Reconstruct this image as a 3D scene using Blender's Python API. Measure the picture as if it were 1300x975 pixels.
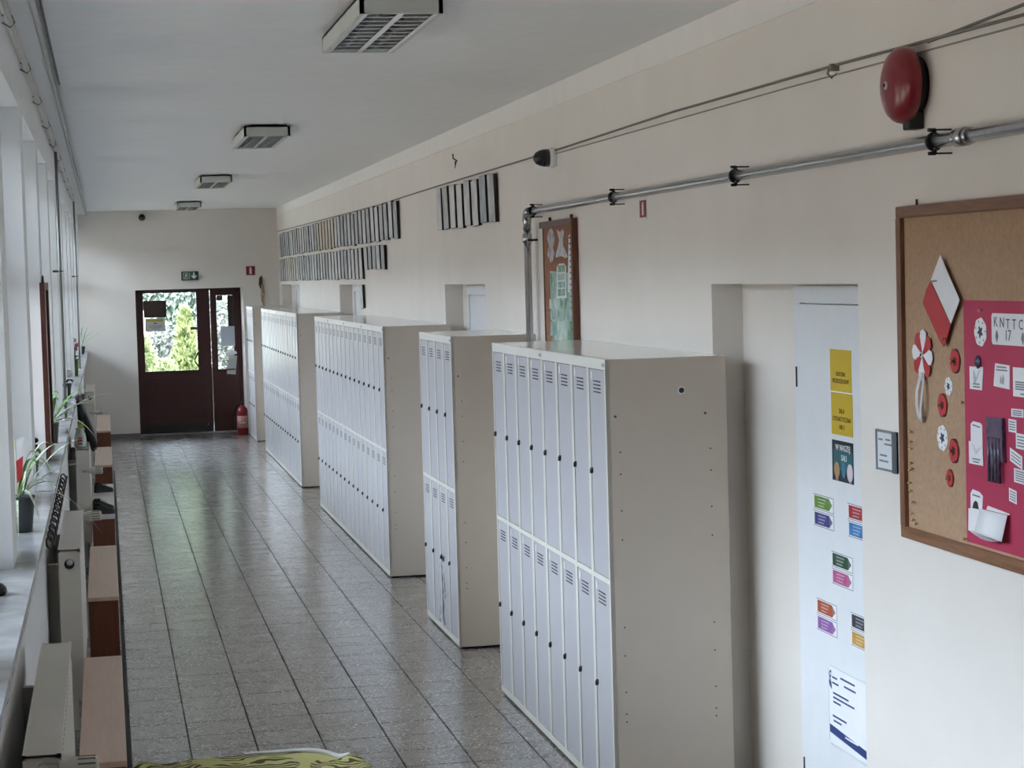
import bpy, bmesh, math, random
from mathutils import Matrix, Vector
random.seed(7)
S = bpy.context.scene
for _o in list(bpy.data.objects): bpy.data.objects.remove(_o)
COL = S.collection
# ------------------------------------------------------------------ camera
cd = bpy.data.cameras.new('camera'); cam = bpy.data.objects.new('camera', cd); COL.objects.link(cam)
cd.sensor_width = 36.0; cd.lens = 71.9927; cd.clip_start = 0.05; cd.clip_end = 400
cam.matrix_world = Matrix(((0.980358, 0.037518, -0.193626, 0.000000), (-0.195290, 0.047383, -0.979600, 0.000000), (-0.027578, 0.998172, 0.053779, 2.149338), (0.000000, 0.000000, 0.000000, 1.000000)))
S.camera = cam
# ------------------------------------------------------------------ world: even overcast sky
wd = bpy.data.worlds.new('overcast_sky'); S.world = wd; wd.use_nodes = True
nt = wd.node_tree; nt.nodes.clear()
out = nt.nodes.new('ShaderNodeOutputWorld'); bg = nt.nodes.new('ShaderNodeBackground')
tc = nt.nodes.new('ShaderNodeTexCoord'); sx = nt.nodes.new('ShaderNodeSeparateXYZ')
mr = nt.nodes.new('ShaderNodeMapRange')
mr.inputs['From Min'].default_value = 0.0; mr.inputs['From Max'].default_value = 1.0
mr.inputs['To Min'].default_value = 0.42; mr.inputs['To Max'].default_value = 1.3
mx = nt.nodes.new('ShaderNodeMath'); mx.operation = 'MULTIPLY'; mx.inputs[1].default_value = 3.2
bg.inputs['Color'].default_value = (0.77, 0.845, 1.0, 1)
nt.links.new(tc.outputs['Generated'], sx.inputs[0]); nt.links.new(sx.outputs['Z'], mr.inputs['Value'])
nt.links.new(mr.outputs[0], mx.inputs[0]); nt.links.new(mx.outputs[0], bg.inputs['Strength'])
nt.links.new(bg.outputs[0], out.inputs[0])
# ------------------------------------------------------------------ colour management
S.view_settings.view_transform = 'Standard'; S.view_settings.look = 'None'
S.view_settings.exposure = 3.02; S.view_settings.gamma = 1.0
S.view_settings.use_curve_mapping = False
# ------------------------------------------------------------------ main dimensions (metres)
XR = 2.426      # right wall face
XN = 2.556      # back of the door recesses in the right wall
XL = -0.32      # corridor face of the window piers
YF = 28.99      # end wall
YB = -3.0       # wall behind the viewer
ZC = 3.166      # ceiling
XF = 1.929      # locker fronts
SILL = 1.24
PIER0, PITCH, PIERW = 6.78, 2.035, 0.33
PIERS = [PIER0 + PITCH * k for k in range(-2, 11)]
YW = 2.72       # windows begin here; the wall behind the viewer is blank
NICHES = [(6.376, 8.03), (13.08, 14.68), (19.83, 21.46), (25.9, 28.55)]
# daylight portals in the window openings (sampling guides only)
def portal(name, loc, sx_, sy_, rot):
    l = bpy.data.lights.new(name, 'AREA'); l.shape = 'RECTANGLE'; l.size = sx_; l.size_y = sy_
    l.cycles.is_portal = True
    o = bpy.data.objects.new(name, l); o.location = loc; o.rotation_euler = rot; COL.objects.link(o)
for a, b in zip([YW] + [p + PIERW for p in PIERS], PIERS + [YF]):
    if b - a > .3:
        portal('window_portal', (-.66, (a + b) / 2, (SILL + 2.9) / 2), 1.62, b - a, (0, -math.pi / 2, 0))
portal('door_portal', (1.2, 29.85, 1.05), 1.5, 2.1, (-math.pi / 2, 0, 0))
# ------------------------------------------------------------------ materials
MATS = {}
def mat(name, col, rough=.5, metal=0., var=.04, scale=8., bump=0., bscale=60., spec=.5, alpha=None, trans=0., sub=None, coat=0.):
    """plain procedural surface: colour with soft noise variation and optional fine relief"""
    if name in MATS: return MATS[name]
    m = bpy.data.materials.new(name); m.use_nodes = True; n = m.node_tree.nodes; L = m.node_tree.links
    b = n['Principled BSDF']; b.inputs['Roughness'].default_value = rough; b.inputs['Metallic'].default_value = metal
    b.inputs['Specular IOR Level'].default_value = spec; b.inputs['Coat Weight'].default_value = coat
    geo = n.new('ShaderNodeNewGeometry')
    nz = n.new('ShaderNodeTexNoise'); nz.inputs['Scale'].default_value = scale; nz.inputs['Detail'].default_value = 3
    L.new(geo.outputs['Position'], nz.inputs['Vector'])
    rp = n.new('ShaderNodeValToRGB')
    rp.color_ramp.elements[0].position = .3; rp.color_ramp.elements[1].position = .7
    rp.color_ramp.elements[0].color = tuple(max(0, c * (1 - var)) for c in col) + (1,)
    rp.color_ramp.elements[1].color = tuple(min(1, c * (1 + var)) for c in (sub or col)) + (1,)
    L.new(nz.outputs['Fac'], rp.inputs[0]); L.new(rp.outputs[0], b.inputs['Base Color'])
    if trans: b.inputs['Transmission Weight'].default_value = trans
    if alpha is not None: b.inputs['Alpha'].default_value = alpha
    if bump:
        bz = n.new('ShaderNodeTexNoise'); bz.inputs['Scale'].default_value = bscale; bz.inputs['Detail'].default_value = 4
        L.new(geo.outputs['Position'], bz.inputs['Vector'])
        bp = n.new('ShaderNodeBump'); bp.inputs['Strength'].default_value = bump; bp.inputs['Distance'].default_value = .01
        L.new(bz.outputs['Fac'], bp.inputs['Height']); L.new(bp.outputs[0], b.inputs['Normal'])
    MATS[name] = m; return m
def wall_material():
    m = bpy.data.materials.new('wall_paint'); m.use_nodes = True; n = m.node_tree.nodes; L = m.node_tree.links
    b = n['Principled BSDF']; geo = n.new('ShaderNodeNewGeometry'); sp = n.new('ShaderNodeSeparateXYZ')
    L.new(geo.outputs['Position'], sp.inputs[0])
    nz = n.new('ShaderNodeTexNoise'); nz.inputs['Scale'].default_value = 2.5; nz.inputs['Detail'].default_value = 5
    L.new(geo.outputs['Position'], nz.inputs['Vector'])
    rp = n.new('ShaderNodeValToRGB'); rp.color_ramp.elements[0].position = .3; rp.color_ramp.elements[1].position = .7
    rp.color_ramp.elements[0].color = (.785, .735, .675, 1); rp.color_ramp.elements[1].color = (.82, .775, .72, 1)
    L.new(nz.outputs['Fac'], rp.inputs[0]); L.new(rp.outputs[0], b.inputs['Base Color'])
    # washable oil paint up to about 1.5 m, matt emulsion above
    mr = n.new('ShaderNodeMapRange'); mr.inputs['From Min'].default_value = 1.498; mr.inputs['From Max'].default_value = 1.502
    mr.inputs['To Min'].default_value = .32; mr.inputs['To Max'].default_value = .6
    L.new(sp.outputs['Z'], mr.inputs['Value']); L.new(mr.outputs[0], b.inputs['Roughness'])
    bz = n.new('ShaderNodeTexNoise'); bz.inputs['Scale'].default_value = 45; bz.inputs['Detail'].default_value = 3
    L.new(geo.outputs['Position'], bz.inputs['Vector'])
    bp = n.new('ShaderNodeBump'); bp.inputs['Strength'].default_value = .06; bp.inputs['Distance'].default_value = .01
    L.new(bz.outputs['Fac'], bp.inputs['Height']); L.new(bp.outputs[0], b.inputs['Normal'])
    return m
def terrazzo():
    m = bpy.data.materials.new('terrazzo'); m.use_nodes = True; n = m.node_tree.nodes; L = m.node_tree.links
    b = n['Principled BSDF']; b.inputs['Specular IOR Level'].default_value = .75; geo = n.new('ShaderNodeNewGeometry'); oi = n.new('ShaderNodeObjectInfo')
    v = n.new('ShaderNodeTexVoronoi'); v.inputs['Scale'].default_value = 130
    L.new(geo.outputs['Position'], v.inputs['Vector'])
    cr = n.new('ShaderNodeValToRGB'); e = cr.color_ramp.elements
    e[0].position = .0; e[0].color = (.05, .045, .04, 1); e[1].position = 1.; e[1].color = (.70, .65, .60, 1)
    k = e.new(.55); k.color = (.18, .163, .148, 1); k = e.new(.80); k.color = (.27, .245, .22, 1)
    sh = n.new('ShaderNodeSeparateColor'); L.new(v.outputs['Color'], sh.inputs[0]); L.new(sh.outputs[0], cr.inputs[0])
    nz = n.new('ShaderNodeTexNoise'); nz.inputs['Scale'].default_value = 1.3; nz.inputs['Detail'].default_value = 4
    L.new(geo.outputs['Position'], nz.inputs['Vector'])
    mm = n.new('ShaderNodeMapRange'); mm.inputs['To Min'].default_value = .82; mm.inputs['To Max'].default_value = 1.16
    L.new(nz.outputs['Fac'], mm.inputs['Value'])
    m2 = n.new('ShaderNodeMapRange'); m2.inputs['To Min'].default_value = .88; m2.inputs['To Max'].default_value = 1.12
    L.new(oi.outputs['Random'], m2.inputs['Value'])
    mu = n.new('ShaderNodeMath'); mu.operation = 'MULTIPLY'; L.new(mm.outputs[0], mu.inputs[0]); L.new(m2.outputs[0], mu.inputs[1])
    vm = n.new('ShaderNodeVectorMath'); vm.operation = 'SCALE'; L.new(cr.outputs[0], vm.inputs[0]); L.new(mu.outputs[0], vm.inputs['Scale'])
    L.new(vm.outputs[0], b.inputs['Base Color']); b.inputs['Coat Weight'].default_value = .9; b.inputs['Coat Roughness'].default_value = .19; b.inputs['Coat IOR'].default_value = 1.55
    r = n.new('ShaderNodeTexNoise'); r.inputs['Scale'].default_value = 6; r.inputs['Detail'].default_value = 5
    L.new(geo.outputs['Position'], r.inputs['Vector'])
    rr = n.new('ShaderNodeMapRange'); rr.inputs['To Min'].default_value = .24; rr.inputs['To Max'].default_value = .31
    L.new(r.outputs['Fac'], rr.inputs['Value']); L.new(rr.outputs[0], b.inputs['Roughness'])
    bz = n.new('ShaderNodeTexNoise'); bz.inputs['Scale'].default_value = 5; bz.inputs['Detail'].default_value = 2
    L.new(geo.outputs['Position'], bz.inputs['Vector'])
    bp = n.new('ShaderNodeBump'); bp.inputs['Strength'].default_value = .022; bp.inputs['Distance'].default_value = .01
    L.new(bz.outputs['Fac'], bp.inputs['Height']); L.new(bp.outputs[0], b.inputs['Normal'])
    return m
def glass_material():
    m = bpy.data.materials.new('window_glass'); m.use_nodes = True; n = m.node_tree.nodes; L = m.node_tree.links
    n.remove(n['Principled BSDF']); t = n.new('ShaderNodeBsdfTransparent'); t.inputs[0].default_value = (.93, .96, .95, 1)
    g = n.new('ShaderNodeBsdfGlossy'); g.inputs['Roughness'].default_value = .02
    f = n.new('ShaderNodeFresnel'); f.inputs['IOR'].default_value = 1.45; x = n.new('ShaderNodeMixShader')
    L.new(f.outputs[0], x.inputs[0]); L.new(t.outputs[0], x.inputs[1]); L.new(g.outputs[0], x.inputs[2])
    L.new(x.outputs[0], n['Material Output'].inputs[0]); return m
def wood_material(name, c1, c2, rough=.4, axis='Y', scale=6.):
    m = bpy.data.materials.new(name); m.use_nodes = True; n = m.node_tree.nodes; L = m.node_tree.links
    b = n['Principled BSDF']; b.inputs['Roughness'].default_value = rough
    geo = n.new('ShaderNodeNewGeometry'); mp = n.new('ShaderNodeMapping')
    sc = {'X': (1, 12, 12), 'Y': (12, 1, 12), 'Z': (12, 12, 1)}[axis]; mp.inputs['Scale'].default_value = sc
    L.new(geo.outputs['Position'], mp.inputs['Vector'])
    nz = n.new('ShaderNodeTexNoise'); nz.inputs['Scale'].default_value = scale; nz.inputs['Detail'].default_value = 6
    nz.inputs['Distortion'].default_value = .8; L.new(mp.outputs[0], nz.inputs['Vector'])
    rp = n.new('ShaderNodeValToRGB'); rp.color_ramp.elements[0].position = .35; rp.color_ramp.elements[1].position = .65
    rp.color_ramp.elements[0].color = c1 + (1,); rp.color_ramp.elements[1].color = c2 + (1,)
    L.new(nz.outputs['Fac'], rp.inputs[0]); L.new(rp.outputs[0], b.inputs['Base Color']); return m
def patch_material(name, cols, scale, rough=.5, stretch=(1, 1, 1)):
    """printed picture: irregular cells in a few inks"""
    m = bpy.data.materials.new(name); m.use_nodes = True; n = m.node_tree.nodes; L = m.node_tree.links
    b = n['Principled BSDF']; b.inputs['Roughness'].default_value = rough
    geo = n.new('ShaderNodeNewGeometry'); mp = n.new('ShaderNodeMapping'); mp.inputs['Scale'].default_value = stretch
    L.new(geo.outputs['Position'], mp.inputs['Vector'])
    v = n.new('ShaderNodeTexNoise'); v.inputs['Scale'].default_value = scale; v.inputs['Detail'].default_value = 4
    L.new(mp.outputs[0], v.inputs['Vector'])
    rp = n.new('ShaderNodeValToRGB'); el = rp.color_ramp.elements
    while len(el) > 1: el.remove(el[0])
    el[0].position = .25; el[0].color = cols[0] + (1,)
    for i, c in enumerate(cols[1:]): k = el.new(.25 + .5 * (i + 1) / (len(cols) - 1)); k.color = c + (1,)
    L.new(v.outputs['Fac'], rp.inputs[0]); L.new(rp.outputs[0], b.inputs['Base Color']); return m
WALL = wall_material(); TERR = terrazzo(); GLASS = glass_material()
CEIL = mat('ceiling_white', (.84, .84, .835), .75, var=.02, bump=.05, bscale=30)
BAND = mat('cornice_white', (.84, .82, .79), .7, var=.02)
GROUT = mat('dark_grout', (.035, .033, .03), .8)
LEFTP = mat('white_wall_paint', (.86, .865, .86), .5, var=.02, bump=.04)
TOPE = mat('glossy_whitened_locker_top', (.78, .76, .71), .12, var=.01)  # paint made whiter: the top's reflections are partly put into the colour
WHITEP = mat('white_gloss_paint', (.78, .80, .82), .3, var=.02)
MARBLE = mat('grey_marble', (.36, .37, .385), .22, var=.12, scale=9, sub=(.43, .44, .455))
BROWND = wood_material('dark_brown_door_wood', (.045, .010, .010), (.062, .014, .014), .38, 'Z')
CREAM = mat('cream_locker_enamel', (.72, .69, .63), .32, var=.015)
BEIGE = mat('shaded_locker_side_enamel', (.57, .49, .41), .3, var=.015)  # locker paint darkened: shade on the sides is put into the colour
DOORG = mat('grey_locker_door_enamel', (.475, .465, .485), .30, var=.015)
BLACK = mat('black_plastic', (.012, .012, .013), .4)
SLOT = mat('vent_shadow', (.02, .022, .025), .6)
WHITEPL = mat('white_plastic', (.78, .78, .76), .35)
PAPER = mat('white_paper', (.80, .80, .82), .7, var=.02)
GALV = mat('galvanised_steel', (.52, .53, .55), .2, metal=1., var=.08, scale=30)
RADIA = mat('cream_radiator_enamel', (.74, .70, .61), .35, var=.02)
INK = mat('black_ink', (.02, .02, .022), .6)
GREYINK = mat('grey_ink', (.20, .21, .24), .6)
# ------------------------------------------------------------------ mesh helpers
class MB:
    def __init__(s): s.v = []; s.f = []; s.sm = []
    def _add(s, vs, fs, smooth=False):
        o = len(s.v); s.v += [tuple(v) for v in vs]
        for f in fs: s.f.append(tuple(i + o for i in f)); s.sm.append(smooth)
        return s
    def box(s, x0, x1, y0, y1, z0, z1):
        return s._add([(x0, y0, z0), (x1, y0, z0), (x1, y1, z0), (x0, y1, z0), (x0, y0, z1), (x1, y0, z1), (x1, y1, z1), (x0, y1, z1)],
                      [(3, 2, 1, 0), (4, 5, 6, 7), (0, 1, 5, 4), (1, 2, 6, 5), (2, 3, 7, 6), (3, 0, 4, 7)])
    def tube(s, pts, r, n=10, caps=True):
        pts = [Vector(p) for p in pts]; rs = r if isinstance(r, (list, tuple)) else [r] * len(pts)
        rings = []; up = None
        for i, p in enumerate(pts):
            d = (pts[min(i + 1, len(pts) - 1)] - pts[max(i - 1, 0)]).normalized()
            if up is None: up = Vector((0, 0, 1)) if abs(d.z) < .9 else Vector((1, 0, 0))
            a = d.cross(up)
            if a.length < 1e-5: a = d.cross(Vector((1, 0, .3)))
            a.normalize(); b = d.cross(a).normalized(); up = -b if False else up
            rings.append([p + (a * math.cos(2 * math.pi * k / n) + b * math.sin(2 * math.pi * k / n)) * rs[i] for k in range(n)])
        vs = [v for rg in rings for v in rg]; fs = []
        for i in range(len(pts) - 1):
            for k in range(n): fs.append((i * n + k, i * n + (k + 1) % n, (i + 1) * n + (k + 1) % n, (i + 1) * n + k))
        s._add(vs, fs, True)
        if caps:
            o = len(s.v) - len(vs)
            s.f.append(tuple(o + k for k in reversed(range(n)))); s.sm.append(False)
            s.f.append(tuple(o + (len(pts) - 1) * n + k for k in range(n))); s.sm.append(False)
        return s
    def lathe(s, prof, n=24, M=None, smooth=True):
        """prof: (radius, height) from bottom to top about local Z; M: 4x4 placing matrix"""
        vs = []; fs = []
        for r, h in prof:
            for k in range(n): vs.append(Vector((r * math.cos(2 * math.pi * k / n), r * math.sin(2 * math.pi * k / n), h)))
        for i in range(len(prof) - 1):
            for k in range(n): fs.append((i * n + k, i * n + (k + 1) % n, (i + 1) * n + (k + 1) % n, (i + 1) * n + k))
        fs.append(tuple(reversed(range(n)))); fs.append(tuple((len(prof) - 1) * n + k for k in range(n)))
        if M is not None: vs = [M @ v for v in vs]
        return s._add(vs, fs, smooth)
    def sheetX(s, poly, x0, x1):
        """prism over a (y, z) outline between x0 (front, smaller) and x1"""
        n = len(poly); vs = [(x0, y, z) for y, z in poly] + [(x1, y, z) for y, z in poly]
        return s._add(vs, [tuple(range(n)), tuple(reversed(range(n, 2 * n)))] + [(i, i + n, (i + 1) % n + n, (i + 1) % n) for i in range(n)])
    def sheetY(s, poly, y0, y1):
        n = len(poly); vs = [(x, y0, z) for x, z in poly] + [(x, y1, z) for x, z in poly]
        return s._add(vs, [tuple(range(n)), tuple(reversed(range(n, 2 * n)))] + [(i, i + n, (i + 1) % n + n, (i + 1) % n) for i in range(n)])
    def quad(s, a, b, c, d): return s._add([a, b, c, d], [(0, 1, 2, 3)])
    def mesh(s, name, m):
        me = bpy.data.meshes.new(name); me.from_pydata(s.v, [], s.f); me.polygons.foreach_set('use_smooth', s.sm)
        bm = bmesh.new(); bm.from_mesh(me); bmesh.ops.recalc_face_normals(bm, faces=bm.faces); bm.to_mesh(me); bm.free()
        me.materials.append(m); return me
    def build(s, name, m, parent=None, loc=(0, 0, 0), bevel=0):
        o = link(name, s.mesh(name, m), parent, loc)
        if bevel:
            md = o.modifiers.new('edge', 'BEVEL'); md.width = bevel; md.segments = 2; md.limit_method = 'ANGLE'
        return o
def link(name, data, parent=None, loc=(0, 0, 0)):
    o = bpy.data.objects.new(name, data); COL.objects.link(o); o.location = loc
    if parent is not None: o.parent = parent
    return o
def tag(o, label, cat, group=None):
    o['label'] = label; o['category'] = cat
    if group: o['group'] = group
    return o
def struct(o): o['kind'] = 'structure'; return o
def thing(name, label, cat, loc=(0, 0, 0), group=None): return tag(link(name, None, None, loc), label, cat, group)
def copy_tree(o, parent=None):
    c = o.copy(); COL.objects.link(c); c.parent = parent
    for ch in o.children: copy_tree(ch, c)
    return c
def rot_to(axis):
    """matrix turning local Z to the given axis"""
    return Vector((0, 0, 1)).rotation_difference(Vector(axis)).to_matrix().to_4x4()
def lettering(s, size, m, where, y_or_x, z, d, parent=None, name='lettering', spacing=1., align='CENTER', squeeze=1., roll=0.):
    """flat raised print: where='R' on the right wall (d = x of the face), 'F' on the end wall (d = y of the face)"""
    c = bpy.data.curves.new(name, 'FONT'); c.body = s; c.size = size; c.align_x = align; c.align_y = 'CENTER'
    c.extrude = .0006; c.space_character = spacing; c.resolution_u = 2
    o = bpy.data.objects.new(name, c); COL.objects.link(o)
    me = bpy.data.meshes.new_from_object(o.evaluated_get(bpy.context.evaluated_depsgraph_get()))
    bpy.data.objects.remove(o); bpy.data.curves.remove(c)
    Rr = Matrix.Rotation(roll, 4, 'Z') @ Matrix.Diagonal((squeeze, 1, 1, 1))
    if where == 'R': M = Matrix(((0, 0, -1, d), (-1, 0, 0, y_or_x), (0, 1, 0, z), (0, 0, 0, 1)))
    else: M = Matrix(((1, 0, 0, y_or_x), (0, 0, -1, d), (0, 1, 0, z), (0, 0, 0, 1)))
    me.transform(M @ Rr); me.materials.clear(); me.materials.append(m); me.name = name
    o = link(name, me, None)
    if parent is not None: o.parent = parent
    return o
# ================================================================== ROOM SHELL
# --- floor slab with terrazzo tiles
fl = struct(MB().box(-.72, XN + .3, YB, 29.9, -.15, -.004).build('floor', GROUT))
TP = .3035; TX0 = .0085
tile_me = {}
def tile_mesh(w, l):
    k = (round(w, 4), round(l, 4))
    if k not in tile_me:
        b = MB(); c = .0016; w2, l2 = w / 2, l / 2
        vs = [(-w2, -l2, -.012), (w2, -l2, -.012), (w2, l2, -.012), (-w2, l2, -.012), (-w2, -l2, -c), (w2, -l2, -c), (w2, l2, -c), (-w2, l2, -c),
              (-w2 + c, -l2 + c, 0), (w2 - c, -l2 + c, 0), (w2 - c, l2 - c, 0), (-w2 + c, l2 - c, 0)]
        b._add(vs, [(0, 1, 5, 4), (1, 2, 6, 5), (2, 3, 7, 6), (3, 0, 4, 7), (4, 5, 9, 8), (5, 6, 10, 9), (6, 7, 11, 10), (7, 4, 8, 11), (8, 9, 10, 11)])
        tile_me[k] = b.mesh('tile', TERR)
    return tile_me[k]
rest = MB(); count = 0
rows = range(-20, 71); cols = range(-2, 9)
for r in rows:
    y0 = 8.525 + TP * r
    if y0 > 29.75 or y0 < YB + .05: continue
    for c in cols:
        x0 = TX0 + TP * c
        a, b_ = max(x0, XL - .02), min(x0 + TP, XN)
        if b_ - a < .03: continue
        l = min(TP, 29.85 - y0); w = b_ - a
        gx, gy = .0062, .0062
        cx, cy = (a + b_) / 2, y0 + l / 2
        ra = random.Random(r * 31 + c * 7 + 5); tx, ty = ra.gauss(0, .0016), ra.gauss(0, .0012)
        if -1 <= r <= 41 and 0 <= c <= 6 and count < 300 and w > .3:
            o = link('tile', tile_mesh(w - gx, l - gy), fl, (cx, cy, 0)); o.rotation_euler = (tx, ty, 0); count += 1
        else:
            w2, l2 = (w - gx) / 2, (l - gy) / 2
            P = lambda sx, sy, d: (cx + sx * w2, cy + sy * l2, sy * l2 * tx - sx * w2 * ty - d)
            t_ = [P(-1, -1, 0), P(1, -1, 0), P(1, 1, 0), P(-1, 1, 0)]; b2 = [P(-1, -1, .012), P(1, -1, .012), P(1, 1, .012), P(-1, 1, .012)]
            rest._add(t_ + b2, [(0, 1, 2, 3), (0, 4, 5, 1), (1, 5, 6, 2), (2, 6, 7, 3), (3, 7, 4, 0)])
ro = rest.build('tile', TERR, fl); ro['kind'] = 'stuff'
# --- ceiling
struct(MB().box(-.75, XN + .3, YB - .2, YF + .3, ZC, ZC + .2).build('ceiling', CEIL))
# --- right wall with shallow door recesses
b = MB().box(XN, XN + .25, YB, YF + .3, -.15, ZC)
ys = [YB]
for n0, n1 in NICHES: ys += [n0, n1]
ys.append(YF + .3)
for i in range(0, len(ys), 2): b.box(XR, XN, ys[i], ys[i + 1], -.15, ZC)
for n0, n1 in NICHES: b.box(XR, XN, n0, n1, 2.085, ZC)
struct(b.build('wall_right', WALL))
struct(MB().box(XR - .006, XR, YB, YF, 3.048, ZC).build('trim_1', BAND))
# --- end wall with the door opening
DX0, DX1, DZ = .425, 1.915, 2.062
b = MB().box(-.75, DX0, YF, YF + .75, -.15, ZC).box(DX1, XN, YF, YF + .75, -.15, ZC).box(DX0, DX1, YF, YF + .75, DZ, ZC)
struct(b.build('wall_far', WALL))
struct(MB().box(-.75, XN, YB - .2, YB, -.15, ZC).build('wall_back', WALL))
# --- window wall: parapet, piers, lintel
b = MB().box(-.72, XL, YB, YF, -.15, SILL - .03).box(-.72, XL, YB, YF, 2.9, ZC)
b.box(-.72, XL, YB, YW, SILL - .03, 2.9)
for y in PIERS: b.box(-.72, XL, y, y + PIERW, SILL - .03, 2.9)
struct(b.build('wall_left', LEFTP))
# narrow downstand beam along the top of the window wall
struct(MB().box(XL, -.215, YB, YF, 3.125, ZC).build('trim_2', CEIL))
# --- marble sill, continuous nosing in front of the piers
bays = [(a, c) for a, c in zip([YW] + [p + PIERW for p in PIERS], PIERS + [YF]) if c - a > .3]
b = MB().box(XL, -.25, YB, YF, SILL - .03, SILL)
for a, c in bays: b.box(-.56, XL, a, c, SILL - .03, SILL)
struct(b.build('trim_3', MARBLE))
# --- windows: white frame, sashes, panes
for i, (a, c) in enumerate(bays):
    x0, x1 = -.60, -.54; z0, z1 = SILL, 2.9; mid = (a + c) / 2
    b = MB().box(x0, x1, a, a + .05, z0, z1).box(x0, x1, c - .05, c, z0, z1).box(x0, x1, a, c, z0, z0 + .06).box(x0, x1, a, c, z1 - .06, z1)
    w = struct(b.build('window_%d' % (i + 1), WHITEP))
    for s0, s1 in ((a + .05, mid), (mid, c - .05)):
        for q0, q1 in ((z0 + .06, 2.25), (2.25, z1 - .06)):
            t = .045
            sb = MB().box(x0 + .008, x1 - .004, s0, s0 + t, q0, q1).box(x0 + .008, x1 - .004, s1 - t, s1, q0, q1).box(x0 + .008, x1 - .004, s0, s1, q0, q0 + t).box(x0 + .008, x1 - .004, s0, s1, q1 - t, q1)
            so = sb.build('sash', WHITEP, w)
            MB().box(-.574, -.570, s0 + t, s1 - t, q0 + t, q1 - t).build('pane', GLASS, so)
# --- bench shadow strip and end-wall baseboard
struct(MB().box(.022, .046, 7.0, 24.0, 0, .004).build('bench_shadow_strip', mat('painted_floor_shadow', (.018, .017, .016), .6)))  # shade beside the benches, laid on the floor as a black strip
struct(MB().box(-.3, DX0, YF - .012, YF, 0, .07).build('baseboard_far', mat('grey_skirting', (.22, .21, .20), .4)))
# --- end door: unequal pair of brown leaves set back in the wall
YD = 29.6
d1 = struct(MB().box(DX0, .47, YD - .03, YD + .07, 0, DZ).box(1.93 - .045, DX1, YD - .03, YD + .07, 0, DZ).box(DX0, DX1, YD - .03, YD + .07, 2.03, DZ).build('door_1', BROWND))
def leaf(x0, x1, g0, g1, gz0, gz1, name):
    b = MB().box(x0, g0, YD, YD + .045, .01, 2.03).box(g1, x1, YD, YD + .045, .01, 2.03).box(g0, g1, YD, YD + .045, gz1, 2.03).box(g0, g1, YD, YD + .045, .01, gz0)
    b.box(g0 - .01, g1 + .01, YD - .008, YD, gz0 - .02, gz0).box(g0 - .01, g1 + .01, YD - .008, YD, gz1, gz1 + .02)
    o = b.build(name, BROWND, d1)
    MB().box(g0, g1, YD + .02, YD + .026, gz0, gz1).build('pane', GLASS, o)
    return o
l1 = leaf(.47, 1.472, .537, 1.285, .90, 2.012, 'door_leaf')
l2 = leaf(1.481, 1.885, 1.568, 1.80, .90, 1.955, 'door_leaf')
MB().box(1.462, 1.478, YD - .008, YD, .012, .93).build('meeting_strip', BROWND, l1)
# raised lower panels
MB().box(.56, 1.40, YD - .006, YD, .20, .80).build('lower_panel', BROWND, l1, bevel=.004)
MB().box(1.56, 1.81, YD - .006, YD, .20, .80).build('lower_panel', BROWND, l2, bevel=.004)
MB().box(.47, 1.468, YD - .004, YD, .01, .14).build('kick_plate', mat('dark_kick_plate', (.02, .014, .014), .45), l1)
pull = [(1.30, YD - .01, 1.17), (1.28, YD - .045, 1.14), (1.235, YD - .06, 1.05), (1.235, YD - .06, 1.03), (1.27, YD - .05, .97), (1.315, YD - .01, .92)]
MB().tube(pull, .011, 8).build('pull_handle', BLACK, l1)
MB().box(DX0, DX1, YF + .45, YD + .1, -.004, .008).build('threshold', mat('worn_steel_threshold', (.34, .33, .33), .35, metal=.6), d1)
MB().lathe([(.012, 0), (.012, .006), (.005, .009)], 10, Matrix.Translation((1.40, YD - .006, .115)) @ rot_to((0, -1, 0))).build('door_stop', GALV, l1)
# --- white classroom door in the first recess
yd0, yd1 = 6.40, 7.262
d2 = struct(MB().box(XN - .022, XN, yd1, yd1 + .07, 0, 2.012).box(XN - .022, XN, yd0 - .015, yd1 + .07, 2.012, 2.075).build('door_2', WHITEP))
lf = MB().box(XN - .034, XN, yd0, yd1 - .004, .008, 2.008).build('door_leaf', WHITEP, d2, bevel=.003)
for z0, z1 in ((1.70, 1.775), (.23, .305)):
    MB().tube([(XN - .04, yd1 + .002, z0), (XN - .04, yd1 + .002, z1)], .0035, 8).build('hinge', mat('dark_hinge', (.05, .05, .055), .4, metal=.6), d2)
b = MB().box(XN - .042, XN - .034, 6.41, 6.45, .95, 1.17).tube([(XN - .034, 6.43, 1.08), (XN - .075, 6.43, 1.08), (XN - .075, 6.47, 1.08)], .009, 8)
b.build('lever_handle', GALV, lf)
# plain white leaves in the other recesses
for i, (n0, n1) in enumerate(NICHES[1:]):
    m_ = (n0 + n1) / 2
    d = struct(MB().box(XN - .02, XN, m_ - .52, m_ - .45, 0, 2.01).box(XN - .02, XN, m_ + .45, m_ + .52, 0, 2.01).box(XN - .02, XN, m_ - .52, m_ + .52, 2.01, 2.075).build('door_%d' % (i + 3), WHITEP))
    MB().box(XN - .012, XN, m_ - .446, m_ + .446, .008, 2.006).build('door_leaf', WHITEP, d)
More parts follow.
